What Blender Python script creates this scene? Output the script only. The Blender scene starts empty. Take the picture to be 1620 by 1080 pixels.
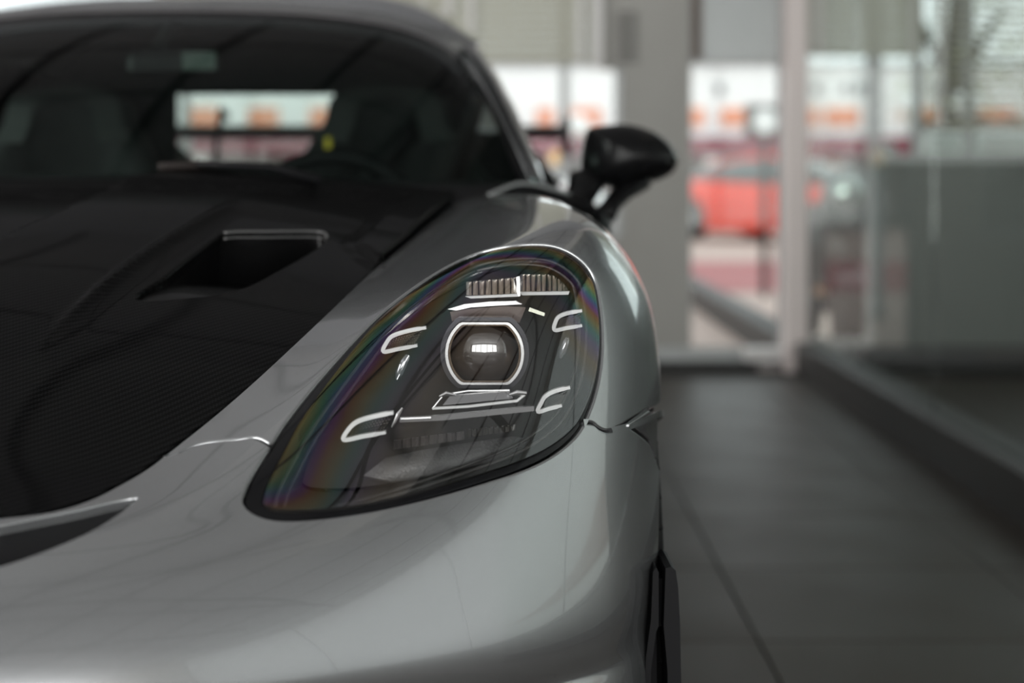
import bpy, math, random
import numpy as np
from mathutils import Vector
from mathutils.geometry import delaunay_2d_cdt

# ------------------------------------------------------------------ camera, light
C = bpy.context.scene.collection
F = 2700.0                                   # focal length in pixels of a 1620 px wide frame (60 mm)
CAM = np.array([.70, -1.117, .861])
PX0, PY0 = 810.0, 285.0

cd = bpy.data.cameras.new('camera')
co = bpy.data.objects.new('camera', cd); C.objects.link(co)
co.location = CAM; co.rotation_euler = (math.pi/2, 0, 0)
cd.sensor_width = 36; cd.lens = 60; cd.shift_y = -(540-PY0)/1620
cd.clip_start = .05; cd.clip_end = 300
cd.dof.use_dof = True; cd.dof.focus_distance = 1.60; cd.dof.aperture_fstop = 3.1
bpy.context.scene.camera = co

sc = bpy.context.scene
sc.view_settings.view_transform = 'Standard'; sc.view_settings.look = 'None'
sc.view_settings.gamma = 1; sc.view_settings.use_curve_mapping = False
sc.view_settings.exposure = 0.45
sc.cycles.use_denoising = True
sc.cycles.max_bounces = 10; sc.cycles.transparent_max_bounces = 24
sc.cycles.sample_clamp_indirect = 6; sc.cycles.caustics_reflective = False; sc.cycles.caustics_refractive = False

w = bpy.data.worlds.new('sky'); sc.world = w; w.use_nodes = True
wb = w.node_tree.nodes['Background']; wb.inputs[0].default_value = (.93, .97, 1.0, 1); wb.inputs[1].default_value = 1.25

def area(name, loc, rot, sx, sy, power, col=(1, 1, 1), spread=math.pi):
    l = bpy.data.lights.new(name, 'AREA'); l.shape = 'RECTANGLE'; l.size = sx; l.size_y = sy; l.energy = power; l.color = col; l.spread = spread
    o = bpy.data.objects.new(name, l); C.objects.link(o); o.location = loc; o.rotation_euler = rot
    return o
# daylight entering through the shop front behind the camera and the windows of the side walls
def daylight(name, loc, rot, sx, sy, L): return area(name, loc, rot, sx, sy, L*math.pi*sx*sy, (1.0, .99, .955))
daylight('daylight_front', (.3, -7.25, 1.6), (math.pi/2, 0, 0), 9.6, 2.6, 4.4)
daylight('daylight_left', (-5.25, .5, 1.7), (0, -math.pi/2, 0), 2.4, 6.0, 5.0)

# ------------------------------------------------------------------ helpers
def at(px, py, D):
    """world point at depth D in front of the lens for a measured picture position"""
    return np.array([CAM[0]+(px-PX0)*D/F, CAM[1]+D, CAM[2]-(py-PY0)*D/F])
def proj(P):
    P = np.asarray(P, float); D = P[..., 1]-CAM[1]
    return np.stack([PX0+F*(P[..., 0]-CAM[0])/D, PY0-F*(P[..., 2]-CAM[2])/D], -1)
def axis(y): return .033*y                   # x of the car's centre line (the car stands slightly turned)

REG = {}
def mesh(name, V, Fc, mat=None, parent=None, smooth=False, N=None, kind=None):
    V = np.asarray(V, float)
    me = bpy.data.meshes.new(name); me.from_pydata([tuple(map(float, v)) for v in V], [], [tuple(int(i) for i in f) for f in Fc]); me.validate()
    if smooth or N is not None: me.polygons.foreach_set('use_smooth', [True]*len(me.polygons))
    if N is not None and len(me.vertices) == len(V): me.normals_split_custom_set_from_vertices([tuple(map(float, n)) for n in N])
    if mat: me.materials.append(mat)
    me.update()
    o = bpy.data.objects.new(name, me); C.objects.link(o)
    if parent is not None: o.parent = parent
    if kind: o['kind'] = kind
    REG[o.name] = (V, Fc, N)
    return o
def mirrored(o, name, parent=None):
    V, Fc, N = REG[o.name]; V = V.copy(); V[:, 0] = 2*axis(V[:, 1])-V[:, 0]
    if N is not None: N = N.copy(); N[:, 0] *= -1
    return mesh(name, V, [tuple(reversed(f)) for f in Fc], o.data.materials[0] if o.data.materials else None, parent, o.data.polygons[0].use_smooth, N)
def empty(name, loc=(0, 0, 0), parent=None):
    o = bpy.data.objects.new(name, None); C.objects.link(o); o.location = loc; o.empty_display_size = .1
    if parent is not None: o.parent = parent
    return o
def tag(o, label, cat, group=None):
    o['label'] = label; o['category'] = cat
    if group: o['group'] = group
    return o
class MB:
    def __init__(s): s.V = []; s.F = []
    def add(s, V, Fc):
        b = len(s.V); s.V += [tuple(v) for v in V]; s.F += [tuple(i+b for i in f) for f in Fc]; return s
    def box(s, x0, x1, y0, y1, z0, z1):
        return s.add([(x0,y0,z0),(x1,y0,z0),(x1,y1,z0),(x0,y1,z0),(x0,y0,z1),(x1,y0,z1),(x1,y1,z1),(x0,y1,z1)],
                     [(0,3,2,1),(4,5,6,7),(0,1,5,4),(1,2,6,5),(2,3,7,6),(3,0,4,7)])
    def bbox(s, x0, x1, y0, y1, z0, z1, b=.004):
        """box with chamfered vertical and top edges"""
        xs = [(x0+b,y0),(x1-b,y0),(x1,y0+b),(x1,y1-b),(x1-b,y1),(x0+b,y1),(x0,y1-b),(x0,y0+b)]
        cx, cy = (x0+x1)/2, (y0+y1)/2
        sh = lambda p, d: (p[0]-d*np.sign(p[0]-cx), p[1]-d*np.sign(p[1]-cy))
        V = [(*p, z0) for p in xs]+[(*p, z1-b) for p in xs]+[(*sh(p, b), z1) for p in xs]
        Fc = [tuple(range(7, -1, -1)), tuple(range(16, 24))]
        for k in (0, 8):
            for i in range(8): Fc.append((k+i, k+(i+1) % 8, k+8+(i+1) % 8, k+8+i))
        return s.add(V, Fc)
    def tube(s, pts, r, n=8, cap=True, flat=None):
        pts = [np.array(p, float) for p in pts]; m = len(pts)
        rr = r if hasattr(r, '__len__') else [r]*m
        V = []; prev = None
        for i, p in enumerate(pts):
            t = pts[min(i+1, m-1)]-pts[max(i-1, 0)]; t /= np.linalg.norm(t)+1e-12
            if prev is None:
                a = np.array([0, 0, 1.]) if abs(t[2]) < .9 else np.array([0, 1., 0])
            else: a = prev
            a = a-t*a.dot(t); a /= np.linalg.norm(a); prev = a; b = np.cross(t, a)
            fl = flat if flat else 1
            for k in range(n):
                th = 2*math.pi*k/n; V.append(p+rr[i]*(a*math.cos(th)+b*math.sin(th)*fl))
        Fc = [(i*n+k, i*n+(k+1) % n, (i+1)*n+(k+1) % n, (i+1)*n+k) for i in range(m-1) for k in range(n)]
        if cap: Fc += [tuple(range(n-1, -1, -1)), tuple((m-1)*n+k for k in range(n))]
        return s.add(V, Fc)
    def prism(s, poly, vec):
        """polygon of 3D points swept along vec"""
        poly = [np.array(p, float) for p in poly]; n = len(poly); vec = np.array(vec, float)
        return s.add(poly+[p+vec for p in poly], [tuple(range(n)), tuple(range(2*n-1, n-1, -1))]+[(i, i+n, (i+1) % n+n, (i+1) % n) for i in range(n)])
    def lathe(s, prof, c, n=24, ax='z'):
        """prof = [(r, h)], turned about an axis through c"""
        V = []; m = len(prof)
        for r, h in prof:
            for k in range(n):
                a = 2*math.pi*k/n; p = {'z': (r*math.cos(a), r*math.sin(a), h), 'x': (h, r*math.cos(a), r*math.sin(a)), 'y': (r*math.cos(a), h, r*math.sin(a))}[ax]
                V.append(np.add(c, p))
        Fc = [(i*n+k, i*n+(k+1) % n, (i+1)*n+(k+1) % n, (i+1)*n+k) for i in range(m-1) for k in range(n)]
        Fc += [tuple(range(n-1, -1, -1)), tuple((m-1)*n+k for k in range(n))]
        return s.add(V, Fc)
    def grid(s, P, flip=False):
        P = np.asarray(P); a, b = P.shape[:2]
        Fc = [(i*b+j, i*b+j+1, (i+1)*b+j+1, (i+1)*b+j) for i in range(a-1) for j in range(b-1)]
        if flip: Fc = [tuple(reversed(f)) for f in Fc]
        return s.add(P.reshape(-1, 3), Fc)
    def build(s, name, mat=None, parent=None, smooth=False, kind=None):
        o = mesh(name, s.V, s.F, mat, parent, smooth, None, kind); return o
def autosmooth(o, ang=40):
    me = o.data; me.polygons.foreach_set('use_smooth', [True]*len(me.polygons)); me.set_sharp_from_angle(angle=math.radians(ang)); return o
def cr(pts, n=8, closed=False):
    """Catmull-Rom through the points"""
    P = np.asarray(pts, float); m = len(P); out = []
    for i in range(m if closed else m-1):
        if closed: a, b, c, d = P[(i-1) % m], P[i], P[(i+1) % m], P[(i+2) % m]
        else: a, b, c, d = P[max(i-1, 0)], P[i], P[i+1], P[min(i+2, m-1)]
        for t in np.arange(n)/n:
            out.append(.5*((2*b)+(c-a)*t+(2*a-5*b+4*c-d)*t*t+(3*b-a-3*c+d)*t**3))
    if not closed: out.append(P[-1])
    return np.array(out)
def inpoly(q, poly):
    q = np.asarray(q, float); x, y = q[:, 0], q[:, 1]; r = np.zeros(len(q), bool); P = np.asarray(poly)
    for a, b in zip(P, np.roll(P, -1, 0)):
        c = ((a[1] > y) != (b[1] > y))
        with np.errstate(divide='ignore', invalid='ignore'):
            r ^= c & (x < (b[0]-a[0])*(y-a[1])/(b[1]-a[1]+1e-15)+a[0])
    return r

# ------------------------------------------------------------------ materials
def mat(name, col=(.5, .5, .5), rough=.5, metal=0., coat=0., spec=.5, coat_rough=.03):
    m = bpy.data.materials.new(name); m.use_nodes = True; b = m.node_tree.nodes['Principled BSDF']
    b.inputs['Base Color'].default_value = (*col, 1); b.inputs['Roughness'].default_value = rough; b.inputs['Metallic'].default_value = metal
    b.inputs['Coat Weight'].default_value = coat; b.inputs['Coat Roughness'].default_value = coat_rough; b.inputs['Specular IOR Level'].default_value = spec
    return m
class NT:
    def __init__(s, m): s.t = m.node_tree; s.n = s.t.nodes; s.l = s.t.links; s.b = s.n.get('Principled BSDF')
    def new(s, t, **k):
        x = s.n.new(t)
        for a, v in k.items(): setattr(x, a, v)
        return x
    def link(s, a, b): s.l.new(a, b)
    def math(s, op, a, b=None):
        x = s.new('ShaderNodeMath', operation=op)
        for i, v in enumerate((a, b)):
            if v is None: continue
            if isinstance(v, (int, float)): x.inputs[i].default_value = v
            else: s.link(v, x.inputs[i])
        return x.outputs[0]
    def ramp(s, fac, stops, interp='LINEAR'):
        r = s.new('ShaderNodeValToRGB'); r.color_ramp.interpolation = interp; e = r.color_ramp.elements
        while len(e) < len(stops): e.new(.5)
        for el, (p, c) in zip(e, stops): el.position = p; el.color = (*c, 1)
        s.link(fac, r.inputs[0]); return r.outputs[0]
def noisy(m, c0, c1, scale, detail=4, rough=None):
    t = NT(m); tc = t.new('ShaderNodeTexCoord'); nz = t.new('ShaderNodeTexNoise'); nz.inputs['Scale'].default_value = scale; nz.inputs['Detail'].default_value = detail
    t.link(tc.outputs['Object'], nz.inputs['Vector']); t.link(t.ramp(nz.outputs[0], [(.3, c0), (.7, c1)]), t.b.inputs['Base Color'])
    if rough: t.b.inputs['Specular IOR Level'].default_value = .12; t.link(t.ramp(nz.outputs[0], [(.3, (rough[0],)*3), (.7, (rough[1],)*3)]), t.b.inputs['Roughness'])
    return m
def glass(name, tint=(.9, .93, .92), ior=1.5, rough=0.0):
    m = bpy.data.materials.new(name); m.use_nodes = True; t = NT(m); t.n.remove(t.b)
    out = t.n['Material Output']; tr = t.new('ShaderNodeBsdfTransparent'); gl = t.new('ShaderNodeBsdfGlossy'); mx = t.new('ShaderNodeMixShader'); fr = t.new('ShaderNodeFresnel')
    fr.inputs[0].default_value = ior; tr.inputs[0].default_value = (*tint, 1); gl.inputs['Roughness'].default_value = rough
    ge = t.new('ShaderNodeNewGeometry'); fac = t.math('MULTIPLY', fr.outputs[0], t.math('SUBTRACT', 1.0, ge.outputs['Backfacing']))
    t.link(fac, mx.inputs[0]); t.link(tr.outputs[0], mx.inputs[1]); t.link(gl.outputs[0], mx.inputs[2]); t.link(mx.outputs[0], out.inputs[0])
    return m

M = {}
M['paint'] = mat('silver_paint', (.5, .51, .52), .27, .80, 1.0, .5, .02)
t = NT(M['paint']); nz = t.new('ShaderNodeTexVoronoi'); nz.inputs['Scale'].default_value = 2200; tc = t.new('ShaderNodeTexCoord'); t.link(tc.outputs['Object'], nz.inputs['Vector'])
t.link(t.ramp(nz.outputs['Color'], [(0, (.355, .365, .375)), (1, (.405, .415, .425))]), t.b.inputs['Base Color'])
M['black'] = mat('black_plastic', (.008, .008, .009), .5, 0, 0, .12)
M['gloss_black'] = mat('gloss_black', (.005, .005, .006), .3, 0, .35, .1); M['gloss_black'].node_tree.nodes['Principled BSDF'].inputs['Coat IOR'].default_value = 1.3
M['rubber'] = mat('black_rubber', (.006, .006, .007), .6, 0, 0, .1)
M['tyre'] = mat('tyre_rubber', (.010, .010, .010), .8, 0, 0, .15)
M['dark_metal'] = mat('dark_metal', (.03, .03, .032), .4, .8)
M['chrome'] = mat('chrome', (.82, .83, .84), .26, 1.0)
M['led_frame'] = mat('led_frame', (.60, .61, .61), .5)
M['fabric'] = noisy(mat('dark_fabric', (.012, .012, .013), .9), (.009, .009, .010), (.017, .017, .018), 60)
M['yellow'] = mat('yellow_tag', (.75, .55, .03), .6)
M['screen_grey'] = mat('mirror_glass', (.6, .65, .62), .05, 1.0)
# twill-weave carbon fibre under clear lacquer
def carbon(name, tow, lo, hi):
    m = mat(name, (.01, .01, .01), .5, .0, .22, .02, .02); m.node_tree.nodes['Principled BSDF'].inputs['Coat IOR'].default_value = 1.25; t = NT(m); tc = t.new('ShaderNodeTexCoord'); sp = t.new('ShaderNodeSeparateXYZ'); t.link(tc.outputs['Object'], sp.inputs[0])
    x = t.math('DIVIDE', sp.outputs[0], tow); y = t.math('DIVIDE', sp.outputs[1], tow*1.15)
    s_ = t.math('ADD', t.math('SUBTRACT', t.math('FLOOR', x), t.math('FLOOR', y)), 4000)
    over = t.math('GREATER_THAN', t.math('FLOORED_MODULO', s_, 4), 1.5)            # two over, two under
    fx = t.math('ABSOLUTE', t.math('SUBTRACT', t.math('FRACT', x), .5)); fy = t.math('ABSOLUTE', t.math('SUBTRACT', t.math('FRACT', y), .5))
    ed = t.math('SUBTRACT', 1.0, t.math('MULTIPLY', t.math('MAXIMUM', fx, fy), 1.3))
    v = t.math('MULTIPLY', t.math('ADD', t.math('MULTIPLY', over, .8), .2), ed)
    t.link(t.ramp(v, [(0, lo), (1, hi)]), t.b.inputs['Base Color'])
    return m
M['carbon'] = carbon('carbon_weave', .0023, (.0006, .0006, .0007), (.011, .011, .0115))

M['clear'] = glass('clear_glass', (.93, .96, .95), 1.45)
M['partition'] = glass('partition_glass', (.93, .955, .94), 1.15)
M['windscreen'] = glass('windscreen_glass', (.58, .68, .64), 1.10)
M['cap'] = glass('clear_plastic', (.85, .86, .87), 1.5, .05)

# ------------------------------------------------------------------ the room
def struct(o): o['kind'] = 'structure'; return o
M['grout'] = mat('floor_grout', (.03, .026, .022), .8)
M['tile'] = noisy(mat('floor_tile', (.10, .093, .085), .3), (.050, .041, .033), (.064, .053, .043), 3, 5, (.40, .48))
M['wall'] = noisy(mat('grey_wall', (.36, .35, .33), .7), (.34, .33, .31), (.38, .37, .35), 2)
M['dark_wall'] = mat('dark_upper_wall', (.22, .22, .235), .7)
M['green_wall'] = mat('grey_green_wall', (.075, .09, .082), .35)
M['white'] = mat('white_paint', (.72, .70, .69), .5)
M['post'] = mat('white_post', (.74, .66, .64), .45)
M['kerb'] = mat('brown_kerb', (.03, .025, .022), .55)
M['skirt'] = mat('black_skirting', (.006, .006, .006), .5)
M['alu'] = mat('grey_aluminium', (.30, .31, .31), .4, .5)
M['slat'] = mat('blind_slat', (.52, .51, .44), .55)
M['ceil'] = noisy(mat('ceiling_panel', (.72, .72, .73), .8), (.70, .70, .71), (.75, .75, .76), 1.5)
M['ceil_dark'] = mat('dark_ceiling', (.03, .03, .034), .7); M['ceil_far'] = mat('grey_ceiling', (.52, .52, .54), .8)

YF, YB, XL, XR, ZC = 6.68, -7.0, -5.0, 5.2, 3.3
fl = struct(MB().box(XL, XR, YB, YF, -.12, -.004).build('floor', M['grout']))
tm = None; P6 = .6
for i in range(-5, 8):
    for j in range(-2, 12):
        x0 = .86-.3+i*P6; y0 = 4.39-1.117-6*P6+j*P6+.0
        if x0 > XR-.61 or y0 > YF-.61: continue
        if tm is None:
            b = MB().bbox(0, P6-.004, 0, P6-.004, -.012, 0, .0015); o = b.build('tile', M['tile'], fl); tm = o.data
        else:
            o = bpy.data.objects.new('tile', tm); C.objects.link(o); o.parent = fl
        o.location = (x0+.002, y0+.002, random.Random(i*31+j).uniform(-.0004, .0004))
CEY = 3.0
cl = struct(MB().box(XL, XR, YB, CEY, ZC, ZC+.1).build('ceiling', M['ceil']))
MB().box(XL, XR, CEY, YF, ZC, ZC+.1).build('grey_panel', M['ceil_far'], cl)
for k in range(12):                                     # recessed dark joints between the ceiling boards
    x = XL+.4+k*.85; MB().box(x-.02, x+.02, YB, YF, ZC-.012, ZC).build('joint', M['ceil_dark'], cl)
for k in range(9):
    y = YB+.5+k*1.45; MB().box(XL, XR, y-.02, y+.02, ZC-.012, ZC).build('joint', M['ceil_dark'], cl)
for k, (a, b) in enumerate([((-4, -3.6), (4, -1.2)), ((-4, -1.0), (4, -3.4)), ((-4, .6), (4, -.6)), ((-3, -5), (2.6, 2.6)), ((2.5, -5), (-2.2, 2.6))]):   # tie rods under the ceiling
    MB().tube([(a[0], a[1], ZC-.25), (b[0], b[1], ZC-.25)], .03, 6).build('tie_rod', M['skirt'], cl)

# far wall
def zz(py): return .861-(py-PY0)*.00289
def xx(px): return .70+(px-PX0)*.00289
wf = struct(MB().box(XL, 2.0, YF, YF+.12, 2.35, ZC).build('wall_far', M['dark_wall']))
MB().box(2.0, XR, YF, YF+.12, 2.35, ZC).build('upper_wall', M['dark_wall'], wf)
MB().box(XL, xx(985), YF, YF+.12, 0, .60).build('low_wall', M['wall'], wf)
MB().box(xx(985), xx(1090), YF-.05, YF+.12, 0, 2.35).build('pillar', M['wall'], wf)
MB().box(xx(953), xx(985), YF-.03, YF+.12, zz(108), 2.35).build('pillar_head', M['wall'], wf)
MB().box(xx(1090), xx(1236), YF, YF+.10, zz(95), 2.35).build('transom_panel', M['alu'], wf)
MB().box(xx(1094), xx(1110), YF-.012, YF, zz(95), 2.35).build('trim_strip', mat('brown_strip', (.16, .12, .10), .6), wf)
MB().box(xx(1385), XR, YF, YF+.12, 0, zz(256)).build('panel_wall', M['green_wall'], wf)
g_ = MB()
for k in range(7): g_.box(xx(975), xx(1004), YF-.064, YF-.05, zz(100)+k*.034, zz(100)+k*.034+.024)
g_.build('louvre_grille', mat('grille_grey', (.17, .165, .155), .6), wf)
bs = struct(MB().box(xx(600), xx(1236)-.12, YF-.09, YF-.05, 0, .045).build('baseboard_far', M['skirt']))
bs2 = struct(MB().box(xx(1288), XR, YF-.06, YF, 0, .105).build('baseboard_right', M['skirt']))
MB().box(xx(985), xx(1170), YF-.075, YF-.05, .045, .105).build('grey_rail', M['alu'], bs)

def window(name, x0, x1, z0, z1, mull=(), frame=.035, fm='alu', y=YF+.03):
    o = struct(empty(name, (0, 0, 0)))
    f = MB(); f.box(x0, x1, y, y+.05, z0, z0+frame); f.box(x0, x1, y, y+.05, z1-frame, z1)
    f.box(x0, x0+frame, y, y+.05, z0+frame, z1-frame); f.box(x1-frame, x1, y, y+.05, z0+frame, z1-frame)
    f.build('window_frame', M[fm], o)
    xs = [x0+frame]+[m for m in mull]+[x1-frame]
    for m in mull: MB().box(m-.02, m+.02, y, y+.05, z0+frame, z1-frame).build('mullion', M[fm], o)
    for a, b in zip(xs[:-1], xs[1:]):
        MB().box(a, b, y+.02, y+.026, z0+frame, z1-frame).build('pane', M['clear'], o)
    return o
window('window_1', XL, xx(985), .60, 2.35, (-3.6, -2.2, -.8, .35, xx(893)))
window('window_2', xx(1268), xx(1386), .10, 2.35)
window('window_3', xx(1386), 4.5, zz(256), 2.35, (xx(1456), xx(1537), 3.6))
MB().box(4.5, XR, YF, YF+.12, zz(256), 2.35).build('end_wall', M['green_wall'], wf)
dr = struct(empty('door_1'))
x0, x1 = xx(1090), xx(1236)
f = MB(); f.box(x0, x0+.012, YF+.02, YF+.06, .0, zz(95)); f.box(x1-.012, x1, YF+.02, YF+.06, 0, zz(95)); f.box(x0, x1, YF+.02, YF+.06, zz(100), zz(95)); f.box(x0, x1, YF+.02, YF+.06, 0, .045)
f.build('door_frame', M['alu'], dr); MB().box(x0+.012, x1-.012, YF+.035, YF+.043, .045, zz(100)).build('pane', M['clear'], dr)
MB().bbox(xx(1176), xx(1236), YF-.10, YF+.02, .045, .10, .006).build('floor_closer', M['white'], dr)
po = struct(MB().bbox(xx(1236), xx(1270), YF-.14, YF+.04, 0, ZC, .008).build('trim_1', M['post']))
MB().bbox(xx(1271), xx(1328), YF-.08, YF-.01, .045, .10, .006).build('patch_fitting', M['white'], po)

# blinds
def blind(x0, x1, zb, tilt, label, ladder=True, yo=-.07):
    o = tag(empty('venetian_blind', ((x0+x1)/2, YF+yo, zb)), label, 'blind', 'venetian blinds on the far windows')
    n = int((2.33-zb)/.036); wv = .019; sm = None
    L = x1-x0
    for k in range(n):
        if sm is None:
            c, s = math.cos(tilt)*wv, math.sin(tilt)*wv
            b = MB(); V = [(-L/2, -c, s), (L/2, -c, s), (L/2, 0, .003), (-L/2, 0, .003), (-L/2, c, -s), (L/2, c, -s)]
            V2 = [(v[0], v[1], v[2]-.0012) for v in V]
            b.add(V+V2, [(0, 1, 2, 3), (3, 2, 5, 4), (9, 8, 7, 6), (10, 11, 8, 9), (0, 6, 7, 1), (4, 5, 11, 10), (0, 3, 9, 6), (3, 4, 10, 9), (1, 7, 8, 2), (2, 8, 11, 5)])
            q = b.build('slat', M['slat'], o); sm = q.data
        else:
            q = bpy.data.objects.new('slat', sm); C.objects.link(q); q.parent = o
        q.location = (0, 0, .02+k*.036)
    MB().box(-L/2, L/2, -.012, .012, -.006, .014).build('bottom_rail', M['slat'], o)
    if ladder:
        for xl in (-L/2+.05, L/2-.05): MB().box(xl-.012, xl+.012, -.0235, -.0215, 0, n*.036).build('ladder_tape', M['white'], o)
    return o
blind(xx(240), xx(560), zz(120), .9, 'venetian blind on the far window, seen through the car cabin')
blind(xx(575), xx(728), zz(100), .95, 'venetian blind just above the car roof, second left of the grey pillar')
blind(xx(728), xx(934), zz(100), .95, 'wide beige venetian blind between the car roof and the grey pillar')
blind(xx(1272), xx(1452), zz(88), .95, 'raised venetian blind directly right of the white post')
blind(xx(1464), xx(1640), zz(203), .35, 'open venetian blind lowered near the sill, far right behind glass')
tape = struct(MB().box(xx(934), xx(952), YF-.06, YF-.03, zz(105), 2.35).build('trim_2', M['white']))

# glass partition on the right
wr = struct(empty('wall_right'))
XP = 1.97
MB().bbox(XP, XP+.14, .56, YF-.15, 0, .135, .006).build('kerb', M['kerb'], wr)
ys = [.56, 1.78, 3.0, 4.24, 5.45, YF-.15]
for a, b in zip(ys[:-1], ys[1:]):
    MB().box(XP+.05, XP+.06, a+.003, b-.003, .135, 2.7).build('pane', M['partition'], wr)
for y in ys[1:-1]: MB().box(XP+.049, XP+.061, y-.0025, y+.0025, .135, 2.7).build('seam', M['cap'], wr)
MB().box(XP, XP+.14, .56, YF-.15, 2.7, ZC).build('header_beam', M['wall'], wr)
# outer walls of the show room that only light and reflections reach
wl = struct(MB().box(XL-.1, XL, YB, -2.6, 0, ZC).build('wall_left', M['wall']))
MB().box(XL-.1, XL, 3.6, YF, 0, ZC).build('wall_panel', M['wall'], wl); MB().box(XL-.1, XL, -2.6, 3.6, 0, .5).build('sill_wall', M['wall'], wl); MB().box(XL-.1, XL, -2.6, 3.6, 2.9, ZC).build('lintel', M['wall'], wl)
we = struct(MB().box(XR, XR+.1, 4.2, YF, 0, ZC).build('wall_east', M['green_wall']))
MB().box(XR, XR+.1, YB, -3.1, 0, ZC).build('wall_panel', M['wall'], we); MB().box(XR, XR+.1, -3.1, 4.2, 0, .04).build('sill_wall', M['wall'], we); MB().box(XR, XR+.1, -3.1, 4.2, 3.17, ZC).build('lintel', M['wall'], we)
MB().box(XR+.03, XR+.05, -3.1, 4.2, .04, 3.17).build('sky_dimming_pane', glass('sky_dimming_glass', (.70, .70, .68), 1.2), we)  # unseen pane, added to dim the sky mirrored in the bumper
for y in (-1.3, .55, 2.4): MB().box(XR, XR+.05, y-.012, y+.012, .04, 3.17).build('mullion', M['alu'], we)
wbk = struct(MB().box(XL-.1, XL+.4, YB-.1, YB, 0, ZC).build('wall_back', M['wall']))
MB().box(XL+.4, XR, YB-.1, YB, 3.0, ZC).build('lintel', M['wall'], wbk); MB().box(XL+.4, XR, YB-.1, YB, 0, .25).build('sill_wall', M['wall'], wbk)
for x in (-4.5, -2.6, -.7, 1.4, 3.3, 5.1): MB().box(x-.05, x+.05, YB-.08, YB, .25, 3.0).build('mullion', M['skirt'], wbk)

# ------------------------------------------------------------------ the car
car = tag(empty('sports_car'), 'silver sports car with a black carbon bonnet, its lamp and front corner filling the view', 'car')

class BSurf:
    """clamped cubic B-spline sheet through a net of section points; u runs along the car's edge, v outward and down"""
    def __init__(s, net, iters=2, damp=.8):
        s.net = np.array(net, float); s.R, s.K = s.net.shape[:2]; tgt = s.net.copy()
        U, V = np.meshgrid(s.grev(s.K), s.grev(s.R))
        for _ in range(iters): s.net += damp*(tgt-s.ev(U, V))
    @staticmethod
    def kn(n): return np.concatenate([[0]*3, np.linspace(0, 1, n-2), [1]*3])
    @staticmethod
    def grev(n): k = BSurf.kn(n); return np.array([k[i+1:i+4].mean() for i in range(n)])
    @staticmethod
    def B(t, n):
        kn = BSurf.kn(n); t = np.clip(np.asarray(t, float), 0, 1-1e-9); N = np.zeros(t.shape+(len(kn)-1,))
        for i in range(len(kn)-1): N[..., i] = (t >= kn[i]) & (t < kn[i+1])
        for d in range(1, 4):
            Q = np.zeros(t.shape+(len(kn)-1-d,))
            for i in range(len(kn)-1-d):
                a = kn[i+d]-kn[i]; b = kn[i+d+1]-kn[i+1]
                if a > 0: Q[..., i] += (t-kn[i])/a*N[..., i]
                if b > 0: Q[..., i] += (kn[i+d+1]-t)/b*N[..., i+1]
            N = Q
        return N
    def ev(s, u, v): return np.einsum('...r,...k,rkc->...c', s.B(v, s.R), s.B(u, s.K), s.net)
    def nrm(s, u, v, h=2e-4):
        u = np.clip(u, h, 1-h-1e-6); v = np.clip(v, h, 1-h-1e-6)
        n = np.cross(s.ev(u, v+h)-s.ev(u, v-h), s.ev(u+h, v)-s.ev(u-h, v)); return n/np.linalg.norm(n, axis=-1, keepdims=True)
    lim = (0, 1, 0, 1); metric = (2.2, .9)
class HField:
    """height field z(x, y)"""
    def __init__(s, f, lim): s.f = f; s.lim = lim
    metric = (1., 1.)
    def ev(s, u, v): return np.stack([u, v, s.f(u, v)], -1)
    def nrm(s, u, v, h=5e-4):
        a = (s.f(u+h, v)-s.f(u-h, v))/(2*h); b = (s.f(u, v+h)-s.f(u, v-h))/(2*h)
        n = np.stack([-a, -b, np.ones_like(a)], -1); return n/np.linalg.norm(n, axis=-1, keepdims=True)

def invert(surf, targets, fn, n=(260, 170), facing=True, guess=None):
    """(u, v) where fn(surface point) meets each target (2 numbers)"""
    u0, u1, v0, v1 = surf.lim
    U, V = np.meshgrid(np.linspace(u0, u1, n[0]), np.linspace(v0, v1, n[1])); P = surf.ev(U, V); Q = fn(P)
    if facing:
        bad = ((CAM-P)*surf.nrm(U, V)).sum(-1) < 0; Q = Q.copy(); Q[bad] = 1e9
    Qf = Q.reshape(-1, 2); out = []
    for tg in np.asarray(targets, float):
        i = np.argmin(((Qf-tg)**2).sum(1)); out.append((U.ravel()[i], V.ravel()[i]))
    X = np.array(out); T = np.asarray(targets, float); h = 1e-5
    for _ in range(12):
        q = fn(surf.ev(X[:, 0], X[:, 1])); e = T-q
        a = (fn(surf.ev(X[:, 0]+h, X[:, 1]))-q)/h; b = (fn(surf.ev(X[:, 0], X[:, 1]+h))-q)/h
        det = a[:, 0]*b[:, 1]-a[:, 1]*b[:, 0]; det = np.where(abs(det) < 1e-9, 1e-9, det)
        st = np.stack([(e[:, 0]*b[:, 1]-e[:, 1]*b[:, 0])/det, (a[:, 0]*e[:, 1]-a[:, 1]*e[:, 0])/det], 1)
        X = X+np.clip(st, -.02, .02); X[:, 0] = np.clip(X[:, 0], u0+1e-4, u1-1e-4); X[:, 1] = np.clip(X[:, 1], v0+1e-4, v1-1e-4)
    return X

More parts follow.
